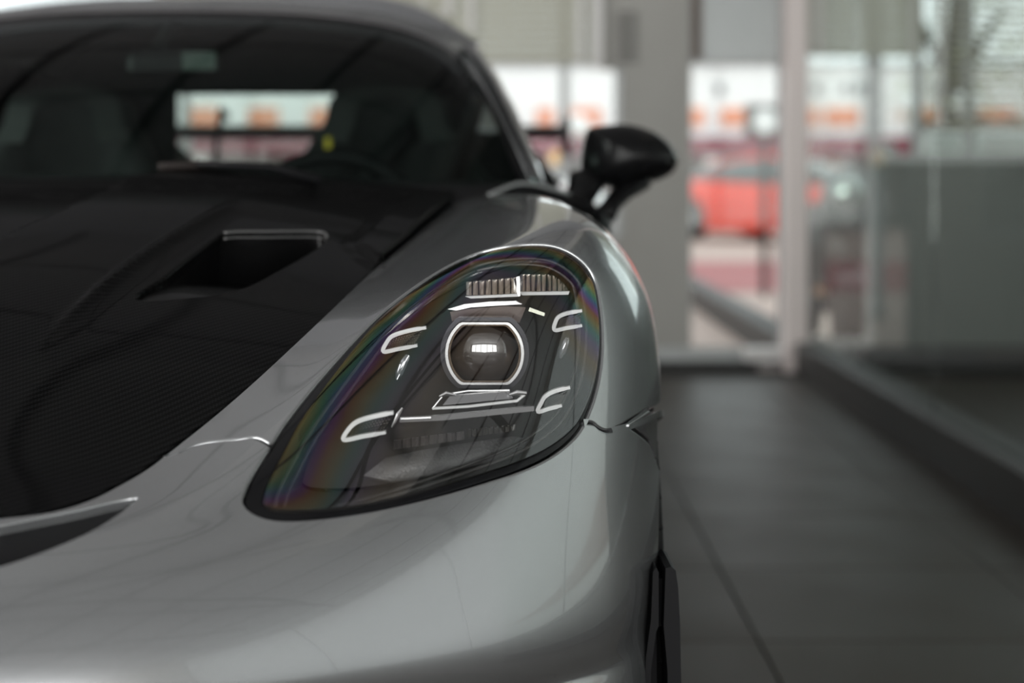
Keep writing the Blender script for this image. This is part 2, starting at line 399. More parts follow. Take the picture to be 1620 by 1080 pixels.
def dense(surf, loop, step=.006, closed=True):
    L = np.asarray(loop, float); out = []
    n = len(L)
    for i in range(n if closed else n-1):
        a, b = L[i], L[(i+1) % n]; P = surf.ev(np.array([a[0], b[0]]), np.array([a[1], b[1]]))
        k = max(1, int(np.linalg.norm(P[1]-P[0])/step))
        for j in range(k): out.append(a+(b-a)*j/k)
    if not closed: out.append(L[-1])
    return np.array(out)
def jac_inv(surf, uv, d3, h=1e-4):
    u, v = uv[:, 0], uv[:, 1]; a = (surf.ev(u+h, v)-surf.ev(u-h, v))/(2*h); b = (surf.ev(u, v+h)-surf.ev(u, v-h))/(2*h)
    lo = (u < surf.lim[0]+h); 
    aa = (a*a).sum(1); bb = (b*b).sum(1); ab = (a*b).sum(1); da = (d3*a).sum(1); db = (d3*b).sum(1); det = aa*bb-ab*ab+1e-12
    return np.stack([(da*bb-db*ab)/det, (db*aa-da*ab)/det], 1)
def edge_frame(surf, loop, outer):
    P = surf.ev(loop[:, 0], loop[:, 1]); n = surf.nrm(loop[:, 0], loop[:, 1])
    t = np.roll(P, -1, 0)-np.roll(P, 1, 0); t /= np.linalg.norm(t, axis=1)[:, None]+1e-12
    o = np.cross(t, n); o /= np.linalg.norm(o, axis=1)[:, None]+1e-12
    duv = jac_inv(surf, loop, o*.001)
    ins = inpoly(loop+duv, loop).mean()
    if (ins > .5) == outer: o = -o
    return P, n, o
def shrink(surf, loop, d, outer=True):
    P, n, o = edge_frame(surf, loop, outer); dd = d if np.isscalar(d) else np.asarray(d)[:, None]
    return loop+jac_inv(surf, loop, -o*dd)
def panel(name, surf, outer, holes=(), m=None, parent=None, r=.0025, gap=.0008, depth=.018, step=.006, grid=.012, off=0., disp=None, seam=-9):
    """a sheet cut out of surf along closed (u, v) loops, with rounded edges turned inward"""
    loops = []; fr = []
    for k, L in enumerate([outer]+list(holes)):
        L = dense(surf, L, step); wj = (L[:, 0] > seam).astype(float); L2 = shrink(surf, L, (gap+r)*wj, k == 0)
        loops.append(L2); fr.append(edge_frame(surf, L2, k == 0)+(wj[:, None],))
    mu, mv = surf.metric; S_ = np.array([mu, mv])
    pts = np.concatenate(loops)*S_; edges = []; b = 0
    for L in loops:
        n = len(L); edges += [(b+i, b+(i+1) % n) for i in range(n)]; b += n
    lo, hi = loops[0].min(0)*S_, loops[0].max(0)*S_
    gx, gy = np.meshgrid(np.arange(lo[0], hi[0], grid), np.arange(lo[1], hi[1], grid)); gx[1::2] += grid/2
    G = np.stack([gx.ravel(), gy.ravel()], 1); keep = inpoly(G, loops[0]*S_)
    for L in loops[1:]: keep &= ~inpoly(G, L*S_)
    G = G[keep]
    allb = pts
    ok = np.ones(len(G), bool)
    for c in range(0, len(G), 2000):
        d = ((G[c:c+2000, None]-allb[None])**2).sum(2).min(1); ok[c:c+2000] = d > (.45*grid)**2
    pts = np.concatenate([pts, G[ok]])
    res = delaunay_2d_cdt([Vector(p) for p in pts], edges, [], 0, 1e-7)
    vc = np.array([tuple(v) for v in res[0]]); tr = [tuple(f) for f in res[2]]
    cen = np.array([vc[list(f)].mean(0) for f in tr]); kp = inpoly(cen, loops[0]*S_)
    for L in loops[1:]: kp &= ~inpoly(cen, L*S_)
    uv = vc/S_; P = surf.ev(uv[:, 0], uv[:, 1]); N = surf.nrm(uv[:, 0], uv[:, 1]); P = P+N*off
    if disp is not None: P = P+N*disp(uv)[:, None]
    Fc = []
    for f, k in zip(tr, kp):
        if not k: continue
        a, b_, c = P[list(f)]; 
        if np.dot(np.cross(b_-a, c-a), N[f[0]]) < 0: f = tuple(reversed(f))
        Fc.append(f)
    V = list(P); NN = list(N)
    o2n = {}
    for i, os_ in enumerate(res[3]):
        for q in os_: o2n[q] = i
    b = 0
    for L, (Pp, n_, o_, wj) in zip(loops, fr):
        o_ = o_*wj; k = len(L); prev = [o2n[b+i] for i in range(k)]; base = P[prev]; nb = N[prev]
        for th in ([30, 60, 90, 'd'] if r > 0 else [90, 'd']):
            if th == 'd': q = base+o_*r-nb*(r+depth); nn = o_
            else:
                s, c = math.sin(math.radians(th)), math.cos(math.radians(th)); q = base+o_*(r*s)-nb*(r*(1-c)); nn = nb*c+o_*s
            idx = list(range(len(V), len(V)+k)); V += list(q); NN += list(nn)
            for i in range(k):
                j = (i+1) % k; f = (prev[i], prev[j], idx[j], idx[i])
                a, b2, c2 = np.array(V[f[0]]), np.array(V[f[1]]), np.array(V[f[2]])
                d = np.dot(np.cross(b2-a, c2-a), nn[i])
                if abs(d) < 1e-12: d = np.dot(np.cross(np.array(V[f[2]])-a, np.array(V[f[3]])-a), nn[i])
                Fc.append(f if d >= 0 else tuple(reversed(f)))
            prev = idx
        b += k
    return mesh(name, V, Fc, m, parent, True, np.array(NN))

# sections of the front corner: rows from the bonnet edge outward over the wing crest and lamp to the bumper foot
SA = [(0.005445,0.165,0.6),(0.18,0.168,0.601),(0.3001,0.1896,0.6041),(0.361,0.2412,0.6097),(0.4029,0.336,0.6322),(0.4425,0.4387,0.6722),(0.4754,0.5226,0.6996),(0.5064,0.6322,0.7282),(0.5334,0.7847,0.752),(0.5614,0.9969,0.7778),(0.5936,1.292,0.8088),(0.6239,1.582,0.8366),(0.626,1.71,0.836)]
SB = [(0.004785,0.145,0.596),(0.185,0.148,0.597),(0.315,0.175,0.6),(0.3959,0.2458,0.6108),(0.4492,0.3323,0.639),(0.4933,0.428,0.6795),(0.5362,0.5086,0.7161),(0.5845,0.5986,0.7511),(0.6318,0.7177,0.78),(0.6594,0.8764,0.8032),(0.6745,1.113,0.8236),(0.6859,1.436,0.8394),(0.689,1.66,0.836)]
SC = [(0.00396,0.12,0.59),(0.19,0.123,0.591),(0.33,0.155,0.595),(0.4255,0.2224,0.6065),(0.4962,0.3018,0.6373),(0.5421,0.41,0.6953),(0.595,0.484,0.7417),(0.658,0.5501,0.7808),(0.7228,0.6333,0.808),(0.7464,0.7628,0.8244),(0.7458,0.975,0.8372),(0.7344,1.296,0.8402),(0.742,1.61,0.832)]
SD = [(0.003135,0.095,0.583),(0.195,0.098,0.584),(0.345,0.133,0.588),(0.4502,0.1991,0.5962),(0.5307,0.2726,0.615),(0.6012,0.3568,0.6555),(0.6689,0.4364,0.7005),(0.7334,0.5113,0.7427),(0.7901,0.6163,0.7747),(0.8112,0.7642,0.7922),(0.8122,0.9953,0.8039),(0.799,1.346,0.8078),(0.812,1.63,0.801)]
SE = [(0.001815,0.055,0.566),(0.2,0.06,0.567),(0.36,0.098,0.57),(0.475,0.165,0.577),(0.5672,0.2413,0.5873),(0.6551,0.3286,0.6008),(0.7267,0.4145,0.6214),(0.7843,0.5178,0.6541),(0.8421,0.6871,0.6977),(0.8615,0.8811,0.7205),(0.8587,1.175,0.7312),(0.846,1.553,0.7347),(0.852,1.65,0.733)]
SF = [(0.000594,0.018,0.534),(0.2,0.026,0.534),(0.37,0.066,0.534),(0.49,0.133,0.534),(0.588,0.2117,0.5361),(0.675,0.3009,0.5393),(0.7469,0.4008,0.5469),(0.8044,0.5203,0.5707),(0.8612,0.7242,0.6148),(0.8698,0.9337,0.6349),(0.8672,1.225,0.6443),(0.8573,1.588,0.6479),(0.862,1.66,0.647)]
SG = [(0.000132,0.004,0.486),(0.2,0.012,0.486),(0.375,0.053,0.483),(0.5,0.12,0.478),(0.602,0.199,0.47),(0.692,0.291,0.46),(0.765,0.397,0.452),(0.822,0.522,0.462),(0.87,0.735,0.509),(0.877,0.96,0.534),(0.871,1.25,0.539),(0.858,1.6,0.539),(0.862,1.66,0.539)]
SH = [(0.001188,0.036,0.444),(0.2,0.044,0.444),(0.37,0.082,0.442),(0.492,0.146,0.437),(0.594,0.225,0.43),(0.684,0.31,0.422),(0.758,0.408,0.414),(0.815,0.525,0.404),(0.864,0.735,0.417),(0.871,0.96,0.427),(0.866,1.25,0.427),(0.855,1.6,0.427),(0.859,1.66,0.427)]
SI = [(0.001155,0.035,0.376),(0.2,0.043,0.376),(0.38,0.083,0.376),(0.508,0.146,0.376),(0.612,0.222,0.376),(0.7,0.303,0.376),(0.772,0.405,0.366),(0.824,0.522,0.346),(0.86,0.735,0.348),(0.87,0.96,0.348),(0.866,1.25,0.348),(0.853,1.6,0.348),(0.857,1.66,0.348)]
SJ = [(0.00066,0.02,0.24),(0.2,0.03,0.24),(0.385,0.07,0.24),(0.515,0.135,0.24),(0.62,0.21,0.24),(0.708,0.295,0.24),(0.776,0.4,0.24),(0.826,0.522,0.24),(0.852,0.735,0.24),(0.86,0.96,0.24),(0.858,1.25,0.24),(0.85,1.6,0.24),(0.854,1.66,0.24)]
S1 = BSurf([SA, SB, SC, SD, SE, SF, SG, SH, SI, SJ])
def body(pts, n=6, closed=False, **k): return invert(S1, cr(pts, n, closed) if n else np.array(pts, float), proj, **k)

lamp_px = [(388,796),(391,775),(404,747),(429,706),(452,669),(485,625),(522,581),(564,534),(605,493),(652,456),(703,423),(753,400),(804,388),(851,385),(888,392),(920,412),(941,440),(950,479),(954,525),(952.5,571),(944,618),(927,664),(906,694),(869,722),(823,743),(767,761),(702,780),(638,796),(568,810),(499,819),(443,821),(408,813)]
lampL = body(lamp_px, 4, True)
hoodE = body([(0,818),(80,808),(140,790),(190,765),(232,740),(280,703),(340,655),(400,603),(460,548),(520,492),(580,435),(640,378),(690,338),(730,313)], 6)
# joint between wing and bumper
seam1 = body([(280,717),(300,706),(327,699),(370,695),(404,692),(430,706)], 4)
seam2 = body([(922,668),(938,669),(950,678),(964,682),(982,674),(1003,661),(1026,647)], 4)
def side(pts): return invert(S1, pts, lambda P: P[..., 1:3], facing=False)
YW, ZW, RW = .95, .335, .352                # front axle
arch = side([(YW+RW*math.cos(a), ZW+RW*math.sin(a)) for a in np.radians(np.linspace(165, 15, 40))])
arch_top = side([(YW-RW*math.cos(math.radians(a)), ZW+RW*math.sin(math.radians(a))) for a in (52,)])[0]
# marker lamp
mk = body([(993,673),(1026,651)], 0); mk_b = body([(1028,700)], 0)[0]
a_hi, a_lo = side([(YW-RW*.62, ZW+RW*.785)])[0], side([(YW-RW*.78, ZW+RW*.626)])[0]
mkL = np.array([mk[0], mk[1], a_hi, a_lo, mk_b])
i0 = np.argmin(((hoodE-seam1[0])**2).sum(1))
# bonnet edge continued back to the screen pillar
rear_u = .985
hood_back = np.array([[u, max(0.0008, hoodE[-1][1]*(1-(u-hoodE[-1][0])/(rear_u-hoodE[-1][0])))] for u in np.linspace(hoodE[-1][0], rear_u, 6)[1:]])
near = lambda L, p: int(np.argmin(((np.asarray(L)-p)**2).sum(1)))
ia, ib = near(lampL, seam1[-1]), near(lampL, seam2[0])
seam1[-1] = lampL[ia]; seam2[0] = lampL[ib]
def arc(L, i, j):
    n = len(L); out = [L[i]]
    while i != j: i = (i+1) % n; out.append(L[i])
    return np.array(out)
# lamp loop runs clockwise in the picture from its front tip: ia (upper left) -> top -> ib (right) is the wing's share
up = arc(lampL, ia, ib); lowr = arc(lampL, ib, ia)
arch_y = S1.ev(arch[:, 0], arch[:, 1])[:, 1]
k_hi = int(np.argmin(((arch-a_hi)**2).sum(1)))
arch_f = arch[k_hi:]                                      # over the top to the rear foot
arch_b = arch[:int(np.argmin(((arch-a_lo)**2).sum(1)))+1]  # low front part, belongs to the bumper
fender_loop = np.concatenate([hoodE[i0:], hood_back, [[rear_u, .3], [rear_u, .6], [rear_u, .93], [arch[-1][0], .93]], arch_f[::-1], [mk[1]], seam2[::-1], up[::-1][1:], seam1[::-1][1:]])
u0 = .0002
fender = panel('front_wing', S1, fender_loop, m=M['paint'], parent=car)
slot_lo = body([(0,893),(40,880),(90,861),(140,839),(180,815),(206,796)], 4); slot_hi = body([(214,786),(180,792),(120,806),(60,818),(0,830)], 4)
bump_loop = np.concatenate([hoodE[:i0+1][::-1][:1], seam1[1:], lowr[::-1][1:], seam2[1:], [mk[0], mk_b, a_lo], arch_b[::-1][1:], [[arch_b[0][0], .995], [u0, .995], [u0, slot_lo[0][1]]], slot_lo, slot_hi, [[u0, slot_hi[-1][1]], [u0, hoodE[0][1]]], hoodE[:i0+1][:-1]])
bumper = panel('front_bumper', S1, bump_loop, m=M['paint'], parent=car, seam=.002)
for o, nm in ((fender, 'front_wing'), (bumper, 'front_bumper')): mirrored(o, nm, car)
# slot behind the bonnet's front edge: black tray and mesh
tray_loop = np.concatenate([slot_lo, slot_hi, [[u0, slot_hi[-1][1]], [u0, slot_lo[0][1]]]])
tray = panel('nose_slot', S1, shrink(S1, dense(S1, tray_loop, .01), -.006), m=M['black'], parent=car, off=-.009, r=0, gap=0, depth=.004, grid=.02)
mirrored(tray, 'nose_slot', car)

# ------------------------------------------------------------------ bonnet
ev_e = S1.ev(np.linspace(0, 1, 60), np.zeros(60))          # bonnet edge in space
ey, ex = ev_e[:, 1], ev_e[:, 0]
order = np.argsort(ey)
def Xe(y): return np.interp(y, ey[order], ex[order])
ctrl = [(0,.165,.600),(0,.40,.672),(0,.62,.722),(0,.90,.778),(0,1.20,.832),(0,1.30,.846),(.22,.30,.640),(.26,.62,.706),(.28,.90,.764),(.30,1.2,.818),(.32,1.36,.838),(.50,1.45,.823)]
lift = lambda y: np.interp(y, ey[order], ev_e[order, 2])-np.interp(y, [.165,.30,.49,.62,.78,.96,1.17,1.42,1.65], [.600,.62,.666,.69,.717,.742,.771,.806,.836])
cp = [(p[0], p[1], p[2]) for p in ev_e[::5]]+[(x+axis(y), y, z+(lift(y) if y > .2 else 0)) for x, y, z in ctrl]
cp = np.array(cp+[(2*axis(y)-x, y, z) for x, y, z in cp if abs(x-axis(y)) > .02])
def tps_fit(P):
    n = len(P); d = np.hypot(P[:, None, 0]-P[None, :, 0], P[:, None, 1]-P[None, :, 1]); K = np.where(d > 0, d*d*np.log(d+1e-12), 0)+np.eye(n)*2e-4
    A = np.zeros((n+3, n+3)); A[:n, :n] = K; A[:n, n] = 1; A[:n, n+1:] = P[:, :2]; A[n, :n] = 1; A[n+1:, :n] = P[:, :2].T
    return np.linalg.solve(A, np.concatenate([P[:, 2], np.zeros(3)]))
tw = tps_fit(cp)
def tps(x, y):
    x = np.asarray(x, float); y = np.asarray(y, float)
    d2 = (x[..., None]-cp[:, 0])**2+(y[..., None]-cp[:, 1])**2
    return (np.where(d2 > 1e-14, .5*d2*np.log(d2+1e-14), 0)*tw[:len(cp)]).sum(-1)+tw[-3]+tw[-2]*x+tw[-1]*y
def ss(a, b, x): t_ = np.clip((x-a)/(b-a), 0, 1); return t_*t_*(3-2*t_)
def y_rear(xr): return 1.265+.02*np.abs(xr)+.85*np.abs(xr)**2.0
def hood_z(x, y):
    xr = np.abs(x-axis(y)); z = tps(x, y)
    yr = y_rear(xr)
    ch = .092+.10*(y-.83)+.35*np.clip(y-1.16, 0, 1)
    z = z-.013*(1-ss(ch-.012, ch, xr))*ss(.30, .55, y)                 # centre channel
    rd = .245+.094*(y-.56); f = ss(.45, .7, y)*(1-ss(1.05, 1.15, y))
    z = z+.0055*np.exp(-((xr-rd)/.006)**2)*f-.004*ss(rd, rd+.03, xr)*f     # raised rib beside the air duct
    dr_ = yr-.095-y; ds = Xe(y)-axis(y)-xr-.045
    inner = np.minimum(dr_, ds+.10*(1-ss(.75, 1.0, y)))
    z = z+.009*(1-ss(0, .012, inner))+.004*(1-ss(.018, .026, inner))          # step around the rear border
    return z
H = HField(hood_z, (-.45, .66, .17, 1.75))
edge = S1.ev(hoodE[:, 0], hoodE[:, 1]); e2 = S1.ev(hood_back[:-1, 0], hood_back[:-1, 1])
front = S1.ev(np.linspace(.001, hoodE[0][0], 8)[:-1], np.full(7, hoodE[0][1]))
right = np.concatenate([front, edge, e2])[:, :2]
right[:, 0] -= axis(right[:, 1])
xe = right[-1][0]; rear = np.array([(x, y_rear(x)) for x in np.linspace(xe, 0, 16)[1:]])
half = np.concatenate([right, rear]); half = half[half[:, 0] > .004]; half = np.concatenate([[[0, half[0][1]]], half[:-1] if half[-1][0] < .01 else half, [[0, y_rear(0.)]]])
full = np.concatenate([half, np.stack([-half[::-1][1:, 0], half[::-1][1:, 1]], 1)[:-1 if half[0][0] < 1e-3 else None]])
full[:, 0] += axis(full[:, 1])
duct_px = [(219,472),(262,440),(305,406),(343,377),(362,369),(430,368),(500,368),(516,374),(508,384),(478,404),(440,425),(395,449),(350,462),(300,469)]
duct = invert(H, np.array(duct_px, float), proj)
duct = cr(duct, 4, True); ductm = np.stack([2*axis(duct[:, 1])-duct[:, 0], duct[:, 1]], 1)
hood = panel('bonnet', H, full, [duct, ductm], M['carbon'], car, r=.004, gap=.0015, depth=.02, step=.008, grid=.0085)
M['carbon_dark'] = mat('duct_black', (.004, .004, .0042), .4, 0, .2, .05)
def duct_part(D_, side_):
    ymin, ymax = D_[:, 1].min(), D_[:, 1].max()
    fl_ = HField(lambda x, y: hood_z(x, y)-.006-.062*ss(ymin+.02, ymax, y)**.9, H.lim)
    L = shrink(H, dense(H, D_, .012), -.003)
    o = panel('air_duct', fl_, L, m=M['carbon_dark'], parent=hood, r=0, gap=0, depth=.003, grid=.014)
    # sloping side wall rising to the opening's edge
    P = H.ev(L[:, 0], L[:, 1]); Q = fl_.ev(L[:, 0], L[:, 1]); n = len(P)
    b = MB(); b.add(list(P-np.array([0, 0, .004]))+list(Q), [(i, (i+1) % n, n+(i+1) % n, n+i) for i in range(n)]); b.build('duct_wall', M['carbon_dark'], hood, True)
duct_part(duct, 1); duct_part(ductm, -1)

lip = duct[15:30]
lp = H.ev(np.array([p[0] for p in lip]), np.array([p[1] for p in lip]))
for dz, r_, dy in ((.001, .0022, .004), (-.006, .0016, .0)): MB().tube(list(lp+[0, dy, dz]), r_, 6).build('duct_lip_glint', mat('duct_lip_glint', (.16, .16, .16), .25, .6), hood, True)  # grey tubes paint in the highlights along the duct's rear edge
# ------------------------------------------------------------------ head lamp
def loop_in(d): return shrink(S1, dense(S1, lampL, .006), d)
Ld = dense(S1, lampL, .006)
Pl = S1.ev(Ld[:, 0], Ld[:, 1])
tipw = np.exp(-((Pl[:, 0]-.50)/.05)**2)                    # wider black border towards the front tip
loww = ss(.66, .60, Pl[:, 2])
lens_loop = shrink(S1, Ld, .0055+.007*tipw+.0025*loww)
gasket = panel('head_lamp', S1, Ld, [lens_loop], M['gloss_black'], car, r=.0015, gap=.0006, depth=.012, off=-.0025, step=.006, grid=.01)
HL = gasket
lens_m = bpy.data.materials.new('lamp_lens'); lens_m.use_nodes = True
t = NT(lens_m); t.n.remove(t.b); out = t.n['Material Output']
tr = t.new('ShaderNodeBsdfTransparent'); tr.inputs[0].default_value = (.96, .96, .96, 1)
gl = t.new('ShaderNodeBsdfGlossy'); gl.inputs['Roughness'].default_value = .01; fr = t.new('ShaderNodeFresnel'); fr.inputs[0].default_value = 1.9; mx = t.new('ShaderNodeMixShader')
an = t.new('ShaderNodeAttribute', attribute_name='rim_distance'); tc = t.new('ShaderNodeTexCoord'); nz = t.new('ShaderNodeTexNoise'); nz.inputs['Scale'].default_value = 9; nz.inputs['Detail'].default_value = 1
t.link(tc.outputs['Object'], nz.inputs['Vector'])
d = t.math('ADD', an.outputs['Fac'], t.math('MULTIPLY', t.math('SUBTRACT', nz.outputs[0], .5), .030))
rainbow_sheen = t.ramp(t.math('MULTIPLY', d, 6.5), [(0, (.9, .95, 1)), (.05, (.95, .55, .25)), (.10, (1, .9, .35)), (.15, (.35, .9, .55)), (.20, (.30, .55, 1.)), (.25, (.75, .3, .9)), (.30, (1, .5, .25)), (.36, (.95, .85, .45)), (.42, (.5, .9, .85)), (.50, (.8, .7, 1)), (.62, (1, .85, .7)), (.8, (.95, .97, 1))])  # rainbow sheen painted as colour bands by distance from the rim
ge = t.new('ShaderNodeNewGeometry'); t.link(rainbow_sheen, gl.inputs[0]); t.link(t.math('MULTIPLY', fr.outputs[0], t.math('SUBTRACT', 1.0, ge.outputs['Backfacing'])), mx.inputs[0]); t.link(tr.outputs[0], mx.inputs[1]); t.link(gl.outputs[0], mx.inputs[2]); t.link(mx.outputs[0], out.inputs[0])
lens = panel('lens', S1, lens_loop, m=lens_m, parent=HL, r=0, gap=0, depth=.004, grid=.010, off=-.001)
Vl = REG[lens.name][0]; at_ = lens.data.attributes.new('rim_distance', 'FLOAT', 'POINT')
arc_up = body(lamp_px[2:17], 8); arc_up = S1.ev(arc_up[:, 0], arc_up[:, 1])      # the painted sheen's bands follow the upper rim
dd = np.array([np.sqrt(((arc_up-p)**2).sum(1).min()) for p in Vl]); at_.data.foreach_set('value', dd.astype(np.float32))

# inside of the lamp: bowl wall and floor
SHIFT = np.array([.003, .078, -.012])
bez = mat('lamp_housing', (.020, .019, .018), .38, 0, .3)
bezel = noisy(mat('lamp_bezel', (.026, .025, .024), .42), (.022, .021, .020), (.030, .029, .028), 40)
fl_loop = shrink(S1, Ld, .016+.006*tipw)
Pi = S1.ev(lens_loop[:, 0], lens_loop[:, 1])-S1.nrm(lens_loop[:, 0], lens_loop[:, 1])*.004
cen = Pi.mean(0); n = len(Pi)
Pm = Pi+SHIFT*.55+(cen-Pi)*.07; Pb = Pi+SHIFT+(cen-Pi)*.12
b = MB(); b.add(list(Pi)+list(Pm)+list(Pb), [(k*n+i, k*n+(i+1) % n, (k+1)*n+(i+1) % n, (k+1)*n+i) for k in (0, 1) for i in range(n)])
b.build('bowl', bez, HL, True)
lam = np.linspace(0, 1, 14)[:, None, None]; ring = Pb[None]; floor_pts = (1-lam)*ring+lam*(cen+SHIFT)
uvf = (1-np.linspace(0, 1, 14)[:, None, None])*lens_loop[None]+np.linspace(0, 1, 14)[:, None, None]*lens_loop.mean(0)
fp = S1.ev(uvf[..., 0], uvf[..., 1])+SHIFT; fp = fp+((cen+SHIFT)-fp)*.12
fp = np.concatenate([fp, fp[:, :1]], 1); MB().grid(fp).build('bowl_floor', bezel, HL, True)

_q = {}
def Dl(px, py):
    k = (round(px), round(py))
    if k not in _q:
        uv = invert(S1, [(px, py)], proj, n=(120, 80))[0]; _q[k] = float(S1.ev(uv[:1], uv[1:])[0][1]-CAM[1])
    return _q[k]
def hl(px, py, e=.05): return at(px, py, Dl(px, py)+e)
# LED units: a pale C-shaped frame round a ribbed reflector
rib_m = mat('led_reflector', (.80, .74, .66), .16, 1.0); ribd = mat('led_reflector_dark', (.012, .011, .011), .4, .3)
def led_unit(path, quad, e):
    D0 = np.mean([Dl(*p) for p in path])+e
    s = cr([at(x, y, D0+(x-path[1][0])*.00012) for x, y in path], 6)
    # flat band swept along the C
    V = []; k = len(s)
    for i, p in enumerate(s):
        tt = s[min(i+1, k-1)]-s[max(i-1, 0)]; tt /= np.linalg.norm(tt); nn = np.cross(tt, [0, 1, 0]); nn /= np.linalg.norm(nn); wd = .0018*(1 if 2 < i < k-3 else .75)
        V += [p+nn*wd, p-nn*wd, p-nn*wd+[0, .008, 0], p+nn*wd+[0, .008, 0]]
    Fc = [(4*i+a, 4*i+(a+1) % 4, 4*i+4+(a+1) % 4, 4*i+4+a) for i in range(k-1) for a in range(4)]+[(0, 1, 2, 3), (4*k-1, 4*k-2, 4*k-3, 4*k-4)]
    fo = MB().add(V, Fc).build('led_frame', M['led_frame'], HL)
    q = [at(x, y, D0+.006) for x, y in quad]
    nC = 12
    b = MB(); bd = MB()
    bd.prism([p+np.array([0, .004, 0]) for p in q], (0, .006, 0)); bd.build('led_recess', ribd, HL)
    for i in range(nC):
        a, c = (i+.15)/nC, (i+.80)/nC
        for r_ in range(5):
            u_, v_ = (r_+.12)/5, (r_+.86)/5
            pt = lambda s_, h_: (q[0]*(1-s_)+q[1]*s_)*(1-h_)+(q[3]*(1-s_)+q[2]*s_)*h_
            mid = (pt(a, u_)+pt(c, v_))/2+np.array([0, -.0022, 0])
            b.add([pt(a, u_), pt(c, u_), pt(c, v_), pt(a, v_), mid], [(0, 1, 4), (1, 2, 4), (2, 3, 4), (3, 0, 4)])
    b.build('led_reflector', rib_m, HL, kind='stuff')
led_unit([(674,518.5),(648,523),(622,531),(612,541),(606.5,556),(630,552),(660,546.5)], [(617,537),(668,524),(655,546),(612,552)], .012)
led_unit([(622,653),(596,658),(568,666),(553,677),(543.5,695.5),(575,690),(610,684)], [(564,673),(622,657),(606,682),(553,690)], .012)
led_unit([(921,491.5),(900,495),(885,500.5),(879,509),(877.5,522),(898,518.5),(921,515)], [(887,505),(920,496),(918,514),(883,518)], .012)
led_unit([(902,613),(880,618),(864,626),(857,636),(851,651),(870,646),(889,641.5)], [(866,631),(897,619),(887,640),(858,646)], .012)

# projector
pcx, pcy = 767, 557; Dp = Dl(767, 557)+.036; sx = Dp/F
pc = at(pcx, pcy, Dp)
def flat_circle(r, hcut, n=72):
    a = np.linspace(0, 2*math.pi, n, endpoint=False); x = r*np.cos(a); z = r*np.sin(a)
    return np.stack([x, np.clip(z, -hcut, hcut)], 1)
def ring(name, ro, ho, ri, hi, y0, y1, m, par=HL):
    o_, i_ = flat_circle(ro, ho), flat_circle(ri, hi); n = len(o_); V = []
    for L, y in ((o_, y1), (o_, y0), (i_, y0), (i_, y1)): V += [pc+np.array([p[0], y, p[1]]) for p in L]
    Fc = [(k*n+i, k*n+(i+1) % n, ((k+1) % 4)*n+(i+1) % n, ((k+1) % 4)*n+i) for k in range(4) for i in range(n)]
    b = MB().add(V, Fc); return autosmooth(b.build(name, m, par), 30)
ring('projector_bezel', 62*sx, 49*sx, 57.5*sx, 45.5*sx, -.012, .006, mat('projector_ring', (.38, .38, .38), .22, 1.0))
ring('projector_shroud', 70*sx, 56*sx, 63*sx, 50*sx, -.006, .010, mat('smoked_ring', (.05, .05, .055), .15, .6))
ring('projector_tube', 57*sx, 45*sx, 54*sx, 43*sx, -.010, .05, mat('projector_tube', (.05, .035, .022), .25, .7))
ball = MB().lathe([(56*sx*math.sin(a), -56*sx*.75*math.cos(a)) for a in np.linspace(.02, math.pi/2, 18)], pc+np.array([0, .016, 0]), 48, 'y')
pl_m = bpy.data.materials.new('projector_lens'); pl_m.use_nodes = True; t = NT(pl_m)
t.b.inputs['Base Color'].default_value = (.030, .021, .016, 1); t.b.inputs['Roughness'].default_value = .3; t.b.inputs['Coat Weight'].default_value = 1; t.b.inputs['Coat Roughness'].default_value = .0; t.b.inputs['Coat IOR'].default_value = 2.2
ball.build('projector_lens', pl_m, HL, True)
# bar of the upper ring corner
def poly_plate(name, pts, m, e=.030, th=.006, smooth=False, bev=0):
    D0 = np.mean([Dl(*p) for p in pts])+e
    o = MB().prism([at(x, y, D0) for x, y in pts], (0, th, 0)).build(name, m, HL); return o
poly_plate('brow_trim', [(708,489),(735,481),(775,477),(815,476),(826,481),(790,483),(745,486),(722,491)], mat('brow_chrome', (.5, .5, .5), .22, 1.0), .025, .012)
poly_plate('brow_panel', [(712,493),(745,488),(800,484),(832,486),(820,515),(745,520),(715,508)], mat('brow_brown', (.045, .028, .022), .3, .3), .042, .004)
poly_plate('brow_wing', [(838,486),(862,495),(861,500),(836,492)], mat('wing_chrome', (.35, .36, .30), .25, 1.0), .028, .006)
# upper faceted reflector, two banks of upright facets on a ledge
facet_m = mat('facet_chrome', (.85, .80, .75), .18, 1.0)
def facets(x0, x1, n, top, bot, e, name, m):
    D0 = Dl((x0+x1)/2, (top(x0)+bot(x1))/2)+e
    for i in range(n):
        a, c = x0+(x1-x0)*(i+.06)/n, x0+(x1-x0)*(i+.94)/n; mid_ = (a+c)/2
        ps = [at(a, bot(a), D0), at(c, bot(c), D0), at(c, top(c), D0+.010), at(a, top(a), D0+.010), at(mid_, bot(mid_), D0-.005-.002*(i % 3)), at(mid_, top(mid_), D0+.004-.003*(i % 2))]
        MB().add(ps+[ps[0]+[0, .014, 0], ps[1]+[0, .014, 0], ps[2]+[0, .004, 0], ps[3]+[0, .004, 0]], [(0, 4, 5, 3), (4, 1, 2, 5), (0, 6, 7, 1, 4), (3, 5, 2, 8, 9), (0, 3, 9, 6), (1, 7, 8, 2), (6, 9, 8, 7)]).build(name, m, HL)
facets(737, 818, 8, lambda x: 446-(x-737)*.09, lambda x: 467-(x-737)*.02, .030, 'facet', facet_m)
facets(823, 898, 9, lambda x: 434+max(0, (x-865))**2*.021, lambda x: 463, .030, 'facet', facet_m)
poly_plate('reflector_ledge', [(736,469),(818,465),(820,469),(745,472)], M['led_frame'], .024, .010)
poly_plate('reflector_ledge', [(822,462),(901,461),(899,466),(826,467)], M['led_frame'], .024, .010)
